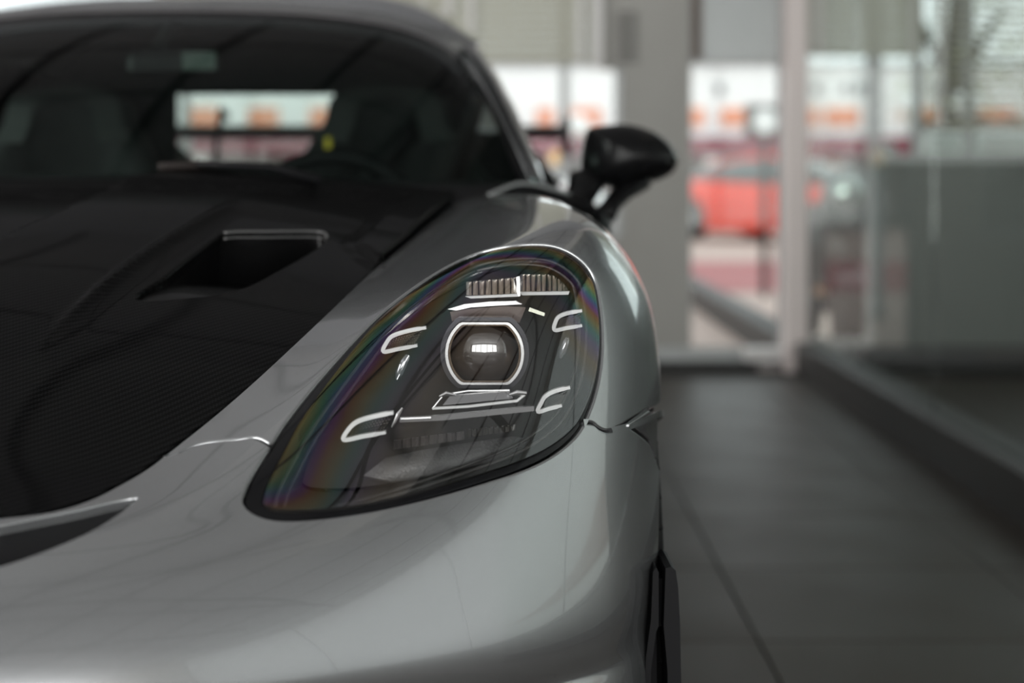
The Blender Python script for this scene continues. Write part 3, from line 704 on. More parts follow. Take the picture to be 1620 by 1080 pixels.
poly_plate('reflector_post', [(817,438),(822,437),(823,468),(818,469)], M['chrome'], .024, .008)
# light guide under the projector
bar_m = mat('light_guide', (.16, .16, .165), .18, .6)
D0 = Dl(760, 635)+.022
MB().tube([at(x, y, D0) for x, y in [(684,646),(740,643),(818,634),(830,624)]], .0014, 6).build('guide_edge', M['led_frame'], HL)
MB().tube([at(x, y, D0) for x, y in [(684,646),(702,624),(740,618),(806,617)]], .0009, 6).build('guide_edge', M['chrome'], HL)
MB().prism([at(x, y, D0+.004) for x, y in [(700,641),(712,626),(806,619),(812,630)]], (0, .010, 0)).build('light_guide', bar_m, HL)
MB().tube([at(x, y, D0-.001) for x, y in [(806,624),(818,621),(833,622)]], [.001, .0026, .0018], 8).build('guide_end', M['chrome'], HL)
MB().tube([at(x, y, D0-.001) for x, y in [(695,627),(706,622),(722,625)]], [.001, .0024, .001], 8).build('guide_end', M['chrome'], HL)
D1 = Dl(690, 665)+.030
MB().prism([at(x, y, D1) for x, y in [(632,660),(700,657),(845,642),(845,650),(700,665),(632,668)]], (0, .008, 0)).build('cross_bar', mat('cross_bar', (.10, .10, .102), .3, .4), HL)
MB().tube([at(x, y, D1-.002) for x, y in [(634,662),(682,660)]], .0014, 6).build('cross_pin', M['chrome'], HL)
MB().tube([at(x, y, D1-.004) for x, y in [(620,676),(630,655),(637,645)]], [.001, .002, .001], 6).build('bracket', M['chrome'], HL)
# glass capsule bulbs left and right
for path, r in (([(627,600),(632,590),(640,572),(646,562)], [.0012, .0038, .0036, .0022]), ([(886,566),(890,556),(895,542),(898,534)], [.0015, .0036, .0034, .0018])):
    Db = Dl(*path[1])+.030
    bl = MB().tube([at(x, y, Db) for x, y in path], r, 12).build('capsule_bulb', mat('bulb_glass', (.30, .31, .33), .06, .7), HL, True)
    MB().tube([at(x+1, y, Db-.003) for x, y in path], .0006, 6).build('filament', M['chrome'], HL)
# lower prism row and textured sill
pris = mat('prism_grey', (.15, .14, .14), .3, .6)
facets(622, 735, 8, lambda x: 697-(x-622)*.13, lambda x: 711-(x-622)*.14, .026, 'prism', pris)
facets(737, 816, 9, lambda x: 679-(x-737)*.10, lambda x: 692-(x-737)*.14, .026, 'prism', mat('prism_bright', (.45, .44, .42), .22, .9))
tex = mat('stippled_sill', (.085, .085, .085), .4, .2)
t = NT(tex); tc = t.new('ShaderNodeTexCoord'); vo = t.new('ShaderNodeTexVoronoi'); vo.inputs['Scale'].default_value = 420; t.link(tc.outputs['Object'], vo.inputs['Vector'])
bp = t.new('ShaderNodeBump'); bp.inputs['Strength'].default_value = .6; bp.inputs['Distance'].default_value = .0008; t.link(vo.outputs[0], bp.inputs['Height']); t.link(bp.outputs[0], t.b.inputs['Normal'])
sill_px = [(575,752),(610,724),(660,713),(740,700),(812,690),(838,694),(826,712),(770,730),(690,748),(620,760)]
nS = len(sill_px); sp = [hl(x, y, .028) for x, y in sill_px]; ctr = np.mean(sp, 0)
MB().add(sp+[ctr]+[p+np.array([0, .012, -.004]) for p in sp], [(i, (i+1) % nS, nS) for i in range(nS)]+[(i, nS+1+i, nS+1+(i+1) % nS, (i+1) % nS) for i in range(nS)]).build('stippled_sill', tex, HL, True)
# lower inner step of the bezel, a rail following the lens's lower edge
for off_, m_ in ((.013, bezel), (.020, bez)):
    L = shrink(S1, Ld, off_+.008*tipw+.003*loww); P = S1.ev(L[:, 0], L[:, 1])-S1.nrm(L[:, 0], L[:, 1])*(.012 if off_ < .015 else .016)
    MB().tube(list(P)+[P[0]], .0016, 6, False).build('bezel_rail', m_, HL, True)
mirrored(gasket, 'head_lamp', car)
lens2 = mirrored(lens, 'lens', car); lens2.data.materials[0] = M['gloss_black']

# ------------------------------------------------------------------ marker lamp, wheel, blade
mlamp = panel('marker_lamp', S1, mkL, m=M['gloss_black'], parent=car, off=-.004, r=.001, gap=.001, depth=.01, step=.006, grid=.01)
mi = np.array([mkL[0]*.72+mkL.mean(0)*.28, mkL[1]*.72+mkL.mean(0)*.28, mkL[2]*.72+mkL.mean(0)*.28, mkL[3]*.72+mkL.mean(0)*.28, mkL[4]*.72+mkL.mean(0)*.28])
panel('marker_lens', S1, mi, m=mat('smoked_lens', (.10, .10, .105), .15, .2, 1.0), parent=mlamp, off=-.0015, r=.001, gap=0, depth=.004, step=.006, grid=.01)
e_ = S1.ev(np.array([mkL[0][0], mkL[1][0]]), np.array([mkL[0][1], mkL[1][1]])); nE = S1.nrm(mkL[:2, 0], mkL[:2, 1])
MB().tube([p+n_*.0005 for p, n_ in zip(e_, nE)], .0012, 6).build('chrome_edge', M['chrome'], mlamp)
def wheel(cx, yc, s):
    w_ = empty('wheel', (0, 0, 0), car)
    prof = [(.225, -.125), (.300, -.125), (.325, -.118), (.333, -.095), (.335, 0), (.333, .085), (.325, .108), (.300, .116), (.225, .112)]
    ty = MB().lathe(prof, (cx, yc, .336), 64, 'x').build('tyre', M['tyre'], w_, True)
    b = MB()
    for k in range(60):
        a = 2*math.pi*k/60; ca, sa = math.cos(a), math.sin(a)
        b.tube([(cx-s*.08, yc+.334*ca, .336+.334*sa), (cx+s*.100, yc+.331*ca, .336+.331*sa), (cx+s*.1125, yc+.322*ca, .336+.322*sa)], .0035, 4)
    b.build('tread_block', M['tyre'], ty, kind='stuff')
    MB().lathe([(.225, -.11), (.23, -.10), (.21, -.05), (.06, s*.05), (.04, s*.07), (.0001, s*.07)], (cx, yc, .336), 40, 'x').build('rim', M['dark_metal'], w_, True)
    for k in range(10):
        a = 2*math.pi*k/10; MB().tube([(cx+s*.07, yc+.04*math.cos(a), .336+.04*math.sin(a)), (cx+s*.095, yc+.222*math.cos(a), .336+.222*math.sin(a))], [.018, .011], 6).build('spoke', M['dark_metal'], w_)
    MB().lathe([(.19, -.02), (.19, .01), (.05, .01), (.05, -.02)], (cx, yc, .336), 40, 'x').build('brake_disc', M['alu'], w_)
wheel(.744, YW, 1); wheel(2*axis(YW)-.744, YW, -1); wheel(.74, 3.43, 1); wheel(2*axis(3.43)-.74, 3.43, -1)
# aero blade ahead of the wheel
def at_list(L, D): return [at(x, y, D) for x, y in L]
ab = MB().prism(at_list([(1053,899),(1062,896),(1069,902),(1073,930),(1076,990),(1078,1090),(1078,1200),(1058,1200),(1056,1060),(1050,990)], 1.68), (0.0, .10, -.004))
ab = ab.build('aero_blade', M['black'], car)
MB().prism(at_list([(1033,905),(1038,897),(1042,905),(1042,990),(1038,1000),(1030,1060),(1026,1200),(1012,1200),(1022,1040),(1030,980)], 1.68), (0, .10, -.004)).build('blade_fin', M['black'], ab)
MB().prism(at_list([(1040,915),(1056,915),(1058,986),(1046,990),(1038,992)], 1.71), (0, .07, 0)).build('blade_web', M['rubber'], ab)
# wheel arch liner
pts = [(YW+.36*math.cos(a), .336+.36*math.sin(a)) for a in np.linspace(-.3, math.pi+.3, 24)]
for s in (1, -1):
    P = np.array([[(.60 if k else .845, y, z) for y, z in pts] for k in (0, 1)], float)
    if s < 0: P[..., 0] = 2*axis(P[..., 1])-P[..., 0]
    MB().grid(P).build('arch_liner', M['rubber'], car, True)

# ------------------------------------------------------------------ screen, roof, pillars
def mx_(P): P = np.array(P, float); P[..., 0] = 2*axis(P[..., 1])-P[..., 0]; return P
bot = np.array([(0,1.28,.866),(.12,1.285,.865),(.25,1.31,.863),(.40,1.375,.860),(.53,1.47,.857),(.64,1.59,.856),(.705,1.69,.857)]); bot[:, 0] += axis(bot[:, 1])*(1-np.linspace(0, 1, 7)**2*.6)
top = np.array([(.069,2.08,1.177),(.17,2.083,1.1765),(.30,2.09,1.172),(.42,2.10,1.160),(.51,2.12,1.141),(.57,2.135,1.113),(.60,2.15,1.085)])
bot, top = cr(bot, 4), cr(top, 4); nB = len(bot)
bot = np.concatenate([mx_(bot)[::-1][:-1], bot]); top = np.concatenate([mx_(top)[::-1][:-1], top])
lt = np.linspace(0, 1, 12)[:, None, None]
bow = np.array([0, -.035, .028]); GP = bot[None]*(1-lt)+top[None]*lt+4*lt*(1-lt)*bow
gl_ = MB().grid(GP); 
mesh('windscreen', gl_.V, gl_.F, M['windscreen'], car, True)
# black ceramic border on the glass edge
def strip(name, A, B, m, par, nrm=(0, -.01, .004)):
    A, B = np.array(A), np.array(B); P = np.stack([A, B]); P2 = P-np.array(nrm)*-1.0
    b = MB(); b.grid(P); o = b.build(name, m, par, True); return o
for s in (0, 1):
    colm = GP[:, -1] if s == 0 else GP[:, 0]; inn = colm+(GP[:, -4] if s == 0 else GP[:, 3])*0
    e0 = colm; e1 = GP[:, -3] if s == 0 else GP[:, 2]
    strip('glass_border', e0+[0, -.003, .001], e0+(e1-e0)*.8+[0, -.003, .001], M['gloss_black'], car)
# roof: front rail over the glass, then the panel back to the tail
nT = len(top)
def roof_row(y, z, hw, drop):
    x = np.linspace(-1, 1, nT); return np.stack([axis(y)+hw*x, np.full(nT, y)+.0*x, z-drop*np.abs(x)**5], 1)
rail0 = top+[0, -.012, .003]; rail1 = top+[0, .012, .018]; rail2 = top+[0, .05, .026]
cornw = np.abs(np.linspace(-1, 1, nT))**6
for R_, k in ((rail0, .006), (rail1, .022), (rail2, .040)): R_[:, 0] += np.sign(np.linspace(-1, 1, nT))*cornw*k; R_[:, 2] += cornw*k*.55
rows = [rail0, rail1, rail2, roof_row(2.35, 1.238, .555, .10), roof_row(2.65, 1.290, .54, .12), roof_row(3.0, 1.282, .51, .11), roof_row(3.3, 1.18, .48, .10)]
MB().grid(np.array(rows)).build('roof', M['paint'], car, True)
MB().grid(np.array(rows)-np.array([0, 0, .03]), True).build('headliner', M['fabric'], car, True)
MB().tube(list(top+[0, -.013, .002]), .0055, 6).build('screen_trim', mat('screen_trim', (.10, .095, .10), .35, .3), car, True)
for s in (1, -1):                                          # dark strips added under the roof's sides to block bright sky
    P = np.array([[(axis(y)+(.50 if s > 0 else .555), y, 1.175), (axis(y)+(.50 if s > 0 else .56), y, 1.09 if s > 0 else 1.05)] for y in (2.25, 2.5, 2.8, 3.1)])
    if s < 0: P = mx_(P)
    MB().grid(P).build('sky_block_strip', M['black'], car, True)
# A pillars
for s in (1, -1):
    inner = GP[:, -1]+[0, -.006, .002]; outer = np.array([at(x, y, D) for x, y, D in [(862,291,2.82),(851,257,2.88),(838,224,2.95),(824,192,3.02),(810,162,3.09),(797,137,3.15),(785,116,3.20),(773,97,3.25),(764,82,3.28),(757,73,3.30),(751,66,3.33),(744,60,3.36)]])
    inner = cr(inner[:: 1], 2); outer = cr(outer, 2); k = len(inner)
    mid_ = (inner+outer)/2+[-.002, -.02, .012]; back = outer+[-.02, .05, -.01]
    P = np.array([inner, mid_, outer, back])
    if s < 0: P = mx_(P)
    MB().grid(P, s > 0).build('a_pillar', M['paint'], car, True)
    tp = (mid_*.55+inner*.45)+[0, -.006, .003]
    MB().tube(list(mx_(tp) if s < 0 else tp), .004, 6).build('pillar_seal', M['rubber'], car, True)
# cowl and wipers
cow = bot+[0, -.03, -.012]; cow2 = bot+[0, .03, .004]; MB().grid(np.array([bot+[0, -.06, -.03], cow, cow2])).build('cowl', M['black'], car, True)
for (a, b_) in (((250,264,2.40),(376,264,2.44)),):
    p0, p1 = at(*a), at(*b_); wv_ = MB().tube([p0, (p0+p1)/2+[0, -.004, .002], p1], [.006, .007, .004], 6).build('wiper_blade', mat('wiper_brown', (.016, .012, .011), .6, 0, 0, .2), car, True)
    MB().tube([(p0+p1)/2+[0, -.01, .004], p1+[.05, -.02, .0], p1+[.12, -.015, -.02]], [.005, .006, .008], 6).build('wiper_arm', M['black'], wv_, True)
# black corner trim between wing, pillar and mirror foot
ct = cr([at(x, y, D) for x, y, D in [(772,309,2.66),(800,297,2.68),(820,291,2.70),(845,292,2.72),(880,301,2.74),(915,312,2.76),(945,327,2.78),(966,350,2.80)]], 5)
lo = ct.copy(); lo[:, 2] = np.interp(ct[:, 0], [ct[0, 0], ct[-1, 0]], [.80, .74]); lo[:, 1] -= .06
back = ct+[0, .05, -.02]
MB().grid(np.array([lo, ct, back])).build('corner_trim', M['gloss_black'], car, True)
MB().tube(list(ct[:24]), .0035, 6).build('trim_edge', M['alu'], car, True)

# ------------------------------------------------------------------ door mirror
def mirror_head():
    out_ = cr([(927,212),(934,202),(955,198),(990,196),(1025,204),(1052,219),(1069,238),(1074,254),(1066,272),(1046,284),(1020,291),(990,300),(960,296),(930,290),(920,262)], 4, True)
    Dm = 3.02; c = np.array([998., 247.])
    rings = []
    for sc_, dy in ((.03, -.075), (.35, -.072), (.62, -.060), (.82, -.040), (.94, -.018), (1.0, .01), (.99, .05), (.95, .065)):
        q = c+(out_-c)*sc_; rings.append([at(x, y, Dm)+np.array([0, dy, 0]) for x, y in q])
    n = len(out_); V = [p for r in rings for p in r]
    Fc = [(k*n+i, k*n+(i+1) % n, (k+1)*n+(i+1) % n, (k+1)*n+i) for k in range(len(rings)-1) for i in range(n)]+[tuple(range(n)), tuple(range((len(rings)-1)*n, len(rings)*n))]
    return MB().add(V, Fc)
M['mirror_carbon'] = mat('mirror_shell', (.005, .005, .0055), .4, 0, .5, .1, .08); M['mirror_carbon'].node_tree.nodes['Principled BSDF'].inputs['Coat IOR'].default_value = 1.25
mh = mirror_head().build('door_mirror', M['mirror_carbon'], car); autosmooth(mh, 60)
MB().prism([at(x, y, 3.02)+np.array([0, .066, 0]) for x, y in [(936,212),(990,204),(1050,226),(1064,252),(1040,278),(990,290),(936,284)]], (0, .004, 0)).build('mirror_glass', M['screen_grey'], mh)
MB().tube([at(932,280,3.0), at(924,300,2.98), at(914,318,2.96), at(909,330,2.94)], [.020, .016, .015, .018], 10, flat=2.0).build('mirror_stalk', M['mirror_carbon'], mh, True)
MB().tube([at(1010,286,3.0), at(984,305,2.98), at(964,327,2.95), at(952,345,2.92)], [.019, .015, .013, .016], 10, flat=1.8).build('mirror_stalk', M['mirror_carbon'], mh, True)
m2 = mirrored(mh, 'door_mirror', car); autosmooth(m2, 60)

# ------------------------------------------------------------------ body behind the front wheels
ysec = [1.60, 1.9, 2.3, 2.7, 3.0, 3.3, 3.6, 3.9, 4.15, 4.28]
hwid = [.845, .842, .845, .852, .868, .885, .885, .865, .82, .74]; zsh = [.735, .74, .75, .765, .79, .815, .82, .80, .77, .74]; ztop = [.835, .845, .85, .855, .865, .88, .89, .88, .86, .84]; xin = [.715, .72, .725, .73, .72, .70, .66, .62, .58, .55]
def half_sec(i):
    w_, zs, zt, xi, y = hwid[i], zsh[i], ztop[i], xin[i], ysec[i]
    q = cr([(w_-.02, .20), (w_-.005, .34), (w_, .50), (w_+.004, zs-.06), (w_-.012, zs+.02), ((w_*.55+xi*.45), zt-.02), (xi, zt)], 4)
    return np.stack([q[:, 0]+axis(y)*.6, np.full(len(q), y), q[:, 1]], 1)
secs = np.array([half_sec(i) for i in range(len(ysec))])
def cut(P, a, b):                                        # spline along y
    return np.stack([cr(P[:, k], 5) for k in range(P.shape[1])], 1)[a:b]
for s in (1, -1):
    full_ = cut(secs, 0, None)
    Q = full_ if s > 0 else mx_(full_)
    dq = MB().grid(Q[:17], s < 0); dn = dq.build('door', M['paint'], car, True)
    rq = MB().grid(Q[16:], s < 0); rq.build('rear_wing', M['paint'], car, True)
# tail between the rear wings, floor of the body and rear deck
tail = np.array([mx_(secs[i])[::-1][:1].tolist()+secs[i][-1:].tolist() for i in range(5, 10)]); MB().grid(tail).build('rear_deck', M['paint'], car, True)
tp_ = secs[-1]; MB().grid(np.array([mx_(tp_), tp_])).build('rear_bumper', M['paint'], car, True)
MB().box(-.68, .76, .45, 4.2, .10, .16).build('underbody', M['black'], car)
MB().box(-.40, .44, .40, 1.25, .30, .52).build('front_boot', M['black'], car)
MB().box(-.62, .70, 1.30, 1.42, .2, .78).build('firewall', M['black'], car)
# fastback rear frame
for s in (1, -1):
    P = np.array([[(axis(y)+x, y, z) for x, y, z in r] for r in ([(.525, 2.75, 1.12), (.50, 3.05, 1.10), (.46, 3.35, 1.06), (.38, 3.75, .97), (.36, 4.0, .90)], [(.72, 2.75, .85), (.70, 3.05, .86), (.66, 3.35, .88), (.60, 3.75, .885), (.56, 4.0, .87)])])
    if s < 0: P = mx_(P)
    MB().grid(P, s < 0).build('rear_quarter', M['gloss_black'], car, True)
    # side glass and roof rail above it
    up_ = np.array([at(742,52,3.33)+[-.012, .02, .0], (axis(2.45)+.54, 2.45, 1.13), (axis(2.75)+.525, 2.75, 1.12)]); dn_ = np.array([(.735, 1.72, .85), (.755, 2.3, .862), (.755, 2.75, .862)])
    P = np.array([cr(up_, 4), cr(dn_, 4)])
    if s < 0: P = mx_(P)
    MB().grid(P).build('side_window', M['windscreen'], car, True)
# bulkhead behind the seats with its window
bk = MB(); yb = 3.06; ax = axis(yb)
for x0, x1, z0, z1 in ((-.62, -.225, .3, 1.15), (.175, .62, .3, .98), (.175, .50, .98, 1.15), (-.5, -.225, 1.15, 1.21), (.175, .5, 1.15, 1.21), (-.225, .175, .3, .90), (-.225, .175, 1.072, 1.27)): bk.box(ax+x0, ax+x1, yb, yb+.03, z0, z1)
bk.build('cabin_bulkhead', M['fabric'], car)
# cross tube and diagonals of the roll bar
for p0, p1 in (((.50, 2.80, 1.12), (.27, 2.62, .84)), ((-.56, 2.95, 1.12), (-.30, 2.75, .86)), ((.54, 2.45, 1.06), (.47, 2.7, .82))):
    MB().tube([np.array(p0)+[axis(2.9), 0, 0], np.array(p1)+[axis(2.9), 0, 0]], .019, 8).build('roll_bar', M['black'], car, True)
# seats
def seat(cx):
    s_ = empty('seat', (0, 0, 0), car)
    sh = cr([(-.25, .42), (-.28, .60), (-.27, .78), (-.20, .90), (-.145, .985), (-.12, 1.05), (0, 1.075), (.12, 1.05), (.145, .985), (.20, .90), (.27, .78), (.28, .60), (.25, .42)], 4)
    rows_ = []
    for sc_, dy in ((1.0, .10), (1.02, .03), (.96, -.03), (.80, -.035), (.55, 0.0), (.2, .012)):
        rows_.append([(cx+x*sc_, 2.62+dy+(z-.5)*.22, .70+(z-.70)*sc_) for x, z in sh])
    MB().grid(np.array(rows_)).build('seat_back', M['fabric'], s_, True)
    MB().grid(np.array([[(cx+x*.92, 2.62-.045+(z-.5)*.22, z) for x, z in sh if z > .93], [(cx+x*.5, 2.62-.06+(z-.5)*.22, .93+(z-.93)*.8) for x, z in sh if z > .93]])).build('headrest', mat('headrest', (.02, .021, .021), .7), s_, True)
    MB().bbox(cx-.26, cx+.26, 2.10, 2.66, .30, .44, .04).build('seat_cushion', M['fabric'], s_)
seat(-.30); seat(.42)
# dash, wheel, mirror
dash = np.array([[(axis(y)+x, y, z-.03*(abs(x)/.6)**2) for x in np.linspace(-.62, .66, 24)] for y, z in ((1.34, .80), (1.5, .842), (1.72, .850), (1.82, .82), (1.84, .6))])
MB().grid(dash).build('dashboard', M['fabric'], car, True)
a = np.linspace(0, 2*math.pi, 33); MB().tube([(.37+.175*math.cos(q), 1.98+.06*math.sin(q), .74+.165*math.sin(q)) for q in a], .016, 8, False).build('steering_wheel', M['black'], car, True)
im = MB().bbox(at(200,95,2.98)[0], at(346,95,2.98)[0], 1.86, 1.885, at(0,112,2.98)[2], at(0,78,2.98)[2], .012).build('interior_mirror', M['black'], car)
MB().box(at(290,95,2.98)[0], at(343,95,2.98)[0], 1.853, 1.858, at(0,111,2.98)[2], at(0,83,2.98)[2]).build('mirror_glass', mat('inner_mirror_glass', (.016, .018, .017), .2, 1.0), im)
MB().tube([(axis(1.9)+.01, 1.9, 1.09), (axis(2.0)+.01, 2.02, 1.15)], .012, 8).build('mirror_foot', M['black'], im)
MB().bbox(at(517,228,3.7)[0], at(526,228,3.7)[0], 2.55, 2.56, at(0,237,3.7)[2], at(0,217,3.7)[2], .003).build('belt_tag', M['yellow'], car)
# rear spoiler: plane, end plates and hangers
yw = 4.18; zl, zh = .988, 1.022
sp_ = MB().add([(x+axis(yw)*.4, yw+dy, z) for x in (-.80, .80) for dy, z in ((-.10, zl+.006), (-.02, zh), (.14, zh+.014), (.14, zh), (0, zl))], [(0, 1, 6, 5), (1, 2, 7, 6), (2, 3, 8, 7), (3, 4, 9, 8), (4, 0, 5, 9), (0, 4, 3, 2, 1), (5, 6, 7, 8, 9)])
so = sp_.build('rear_spoiler', M['black'], car)
for s in (-1, 1):
    MB().bbox(axis(yw)*.4+s*.81-.012, axis(yw)*.4+s*.81+.012, yw-.13, yw+.17, .935, 1.055, .008).build('end_plate', M['gloss_black'], so)
    MB().tube([(axis(yw)+s*.22-.1, yw-.02, 1.06), (axis(yw)+s*.22-.1, yw-.12, 1.07), (axis(yw)+s*.22-.1, yw-.20, .98), (axis(yw)+s*.22-.1, yw-.22, .86)], .016, 8, flat=.6).build('spoiler_hanger', M['black'], so, True)

# ------------------------------------------------------------------ outside
M['paving'] = noisy(mat('pale_paving', (.46, .35, .31), .8), (.43, .325, .285), (.49, .37, .325), .8)
gr_ = struct(MB().box(-40, 40, YF+.12, 60, -.15, -.03).build('ground', M['paving']))
MB().box(-6, 12, 12.5, 17.5, -.03, -.022).build('red_paving', mat('red_paving', (.34, .10, .10), .7), gr_)
MB().bbox(1.97, 2.12, YF+.14, 13.6, -.03, .12, .008).build('kerb', M['kerb'], gr_)
M['facade'] = mat('white_facade', (.86, .88, .87), .7); M['orange'] = mat('orange_panel', (.78, .25, .10), .6); M['maroon'] = mat('maroon_awning', (.20, .02, .045), .7)
DB = 31.1; S_ = DB/F; YBd = CAM[1]+DB
bz = lambda py: .861-(py-PY0)*S_
bx_ = lambda px: .70+(px-PX0)*S_
bd = tag(empty('shop_building', (4, YBd, 0)), 'low white building with orange wall panels and a maroon awning across the forecourt', 'building')
def bpart(name, m, px0, px1, py0, py1, y0, y1):
    o = MB().box(bx_(px0), bx_(px1), YBd+y0, YBd+y1, bz(py1), bz(py0)).build(name, m); o.parent = bd; o.matrix_parent_inverse.translation = (-4, -YBd, 0); return o
o = bpart('wall', M['facade'], -900, 1800, 104, 217, 0, .3)
bpart('parapet_cap', mat('parapet_grey', (.30, .35, .38), .6), -900, 1800, 100, 104, -.08, .35)
bpart('shop_front', mat('shop_front', (.22, .21, .20), .4), -900, 1800, 245, 361, .5, .8)
bpart('awning', M['maroon'], -900, 1800, 217, 245, -.5, .4)
for a, b in ((-260, -170), (-120, -40), (20, 100), (180, 250), (300, 345), (395, 440), (490, 545), (620, 690), (760, 812), (849, 876), (905, 950), (1000, 1060), (1078, 1114), (1140, 1186), (1216, 1246), (1258, 1296), (1306, 1326), (1328, 1358), (1452, 1490), (1545, 1600)): bpart('orange_panel', M['orange'], a, b, 171, 199, -.05, .02)
for a in (1138, 1291, 1338, 1358, 1480, 700, 480, 330): bpart('window', mat('dark_pane', (.06, .07, .08), .3), a-5, a+6, 132, 149, -.03, .02)
for a in (320, 600, 880, 1125, 1390, 1660): bpart('column', M['facade'], a-10, a+10, 245, 361, -.4, -.1)

# red sports car on the forecourt
M['red'] = mat('red_paint', (.66, .035, .010), .45, 0, .15, .2); M['far_glass'] = mat('far_car_glass', (.03, .045, .045), .1, 0, .5)
rc = tag(empty('coupe', (0, 0, 0)), 'bright red sports coupe parked outside beyond the glass door', 'car')
def loft(secs, name, m, par):
    P = np.array(secs); o = MB().grid(P).build(name, m, par, True); return o
def csec(s, w_, zb, zm, zt, wt): return [(s, -w_, zb), (s, -w_*1.01, (zb+zm)/2), (s, -w_, zm), (s, -wt, zt), (s, 0, zt+.02), (s, wt, zt), (s, w_, zm), (s, w_*1.01, (zb+zm)/2), (s, w_, zb)]
loft([csec(-2.1, .60, .32, .55, .72, .5), csec(-2.08, .80, .26, .60, .84, .62), csec(-1.7, .90, .18, .66, .90, .68), csec(-1.2, .92, .16, .70, .90, .70), csec(-.4, .90, .15, .70, .86, .70), csec(.6, .90, .15, .70, .84, .70), csec(1.3, .92, .16, .68, .78, .70), csec(1.8, .86, .20, .55, .66, .64), csec(2.1, .66, .28, .46, .54, .50), csec(2.14, .5, .34, .44, .48, .4)], 'body', M['red'], rc)
loft([csec(-1.75, .60, .84, .86, .90, .52), csec(-1.1, .68, .82, .98, 1.12, .50), csec(-.5, .71, .82, 1.05, 1.24, .53), csec(.1, .71, .82, 1.04, 1.25, .53), csec(.6, .69, .80, .95, 1.06, .52), csec(1.15, .62, .78, .80, .82, .52)], 'cabin', M['far_glass'], rc)
loft([csec(-1.6, .50, .90, .93, .955, .42), csec(-1.1, .54, 1.06, 1.12, 1.145, .45), csec(-.5, .57, 1.18, 1.235, 1.26, .48), csec(.1, .57, 1.19, 1.245, 1.27, .48), csec(.25, .55, 1.17, 1.21, 1.235, .47)], 'roof', M['red'], rc)
for sx_ in (-1.3, 1.25):
    for sy_ in (-.845, .845):
        wo = MB().lathe([(.18, -.11), (.30, -.11), (.325, -.08), (.325, .08), (.30, .11), (.18, .11)], (sx_, sy_, .325), 24, 'y').build('wheel', M['tyre'], rc, True)
        MB().lathe([(.19, -.112), (.12, -.09), (.03, -.10), (.001, -.10)], (sx_, sy_, .325), 16, 'y').build('rim', M['alu'], wo)
for s in (-1, 1): MB().bbox(-2.115, -2.07, s*.52-.15, s*.52+.15, .66, .72, .01).build('tail_lamp', mat('tail_lamp', (.25, .01, .01), .2), rc)
for s in (-1, 1): MB().bbox(.45, .62, s*.86-.09, s*.86+.09, .86, .97, .02).build('door_mirror', M['red'], rc)
rc.location = (4.88, 24.0, -.03); rc.rotation_euler = (0, 0, math.radians(-42))

# scooter just outside the glass right of the post
sk = tag(empty('motor_scooter', (0, 0, 0)), 'dark motor scooter with round mirrors parked outside behind the glass, right of the white post', 'scooter')
M['scoot'] = mat('scooter_shell', (.022, .024, .026), .3, .2, .6)
sh = np.array([[(x*w_, y, z) for x in np.linspace(-1, 1, 9)] for w_, y, z in ((.10, .06, .30), (.155, .02, .42), (.17, .0, .56), (.16, .03, .70), (.12, .08, .80))]); sh[..., 1] += (sh[..., 0]**2)*3.2
o = MB().grid(sh).build('leg_shield', M['scoot'], sk, True); so_ = o.modifiers.new('thick', 'SOLIDIFY'); so_.thickness = .02
MB().lathe([(.06, -.02), (.115, .0), (.125, .05), (.10, .14), (.03, .17)], (0, -.02, .83), 20, 'y').build('headlamp_cowl', mat('cowl_grey', (.25, .27, .28), .3, .3, .5), sk, True)
MB().lathe([(.075, -.028), (.05, -.036), (.001, -.04)], (0, -.02, .83), 20, 'y').build('headlamp', M['screen_grey'], sk, True)
MB().tube([(-.27, .18, .90), (-.16, .13, .91), (0, .12, .88), (.16, .13, .91), (.27, .18, .90)], .016, 8).build('handlebar', M['black'], sk, True)
for s in (-1, 1):
    mr = MB().lathe([(.001, -.015), (.045, -.012), (.055, 0), (.045, .022), (.001, .03)], (s*.235, .16, 1.03), 16, 'y').build('mirror', mat('mirror_shell_grey', (.55, .58, .57), .15, .8), sk, True)
    MB().tube([(s*.18, .14, .91), (s*.22, .16, 1.0)], .006, 6).build('mirror_stem', M['black'], mr)
    MB().lathe([(.001, -.02), (.03, -.014), (.034, 0), (.02, .03)], (s*.135, -.01, .34), 12, 'y').build('indicator', mat('amber_lens', (.75, .38, .24), .2), sk, True)
wh = MB().lathe([(.12, -.05), (.20, -.05), (.225, -.03), (.23, 0), (.225, .03), (.20, .05), (.12, .05)], (0, .02, .23), 28, 'x').build('front_wheel', M['tyre'], sk, True)
MB().lathe([(.125, -.03), (.03, -.04), (.03, .04), (.125, .03)], (0, .02, .23), 20, 'x').build('hub', M['alu'], wh, True)
MB().lathe([(.12, -.055), (.20, -.055), (.225, -.03), (.23, 0), (.225, .03), (.20, .055), (.12, .055)], (0, 1.18, .23), 28, 'x').build('rear_wheel', M['tyre'], sk, True)
mg = np.array([[(.075*math.sin(a), .02-.255*math.cos(t_)*1.0, .23+.255*math.sin(t_)-.02*(math.sin(a)**2)) for a in np.linspace(-1.4, 1.4, 7)] for t_ in np.linspace(.5, 2.3, 9)])
MB().grid(mg).build('mudguard', M['scoot'], sk, True)
MB().bbox(-.16, .16, .15, .60, .22, .30, .03).build('footboard', M['black'], sk); MB().bbox(-.15, .15, .56, 1.35, .30, .66, .06).build('tail_body', M['scoot'], sk); MB().bbox(-.14, .14, .55, 1.30, .66, .76, .04).build('seat', M['black'], sk)
MB().tube([(0, .10, .88), (0, .03, .45), (0, .02, .23)], .03, 8).build('fork', M['black'], sk)
sk.location = (2.365, 7.35, -.03)

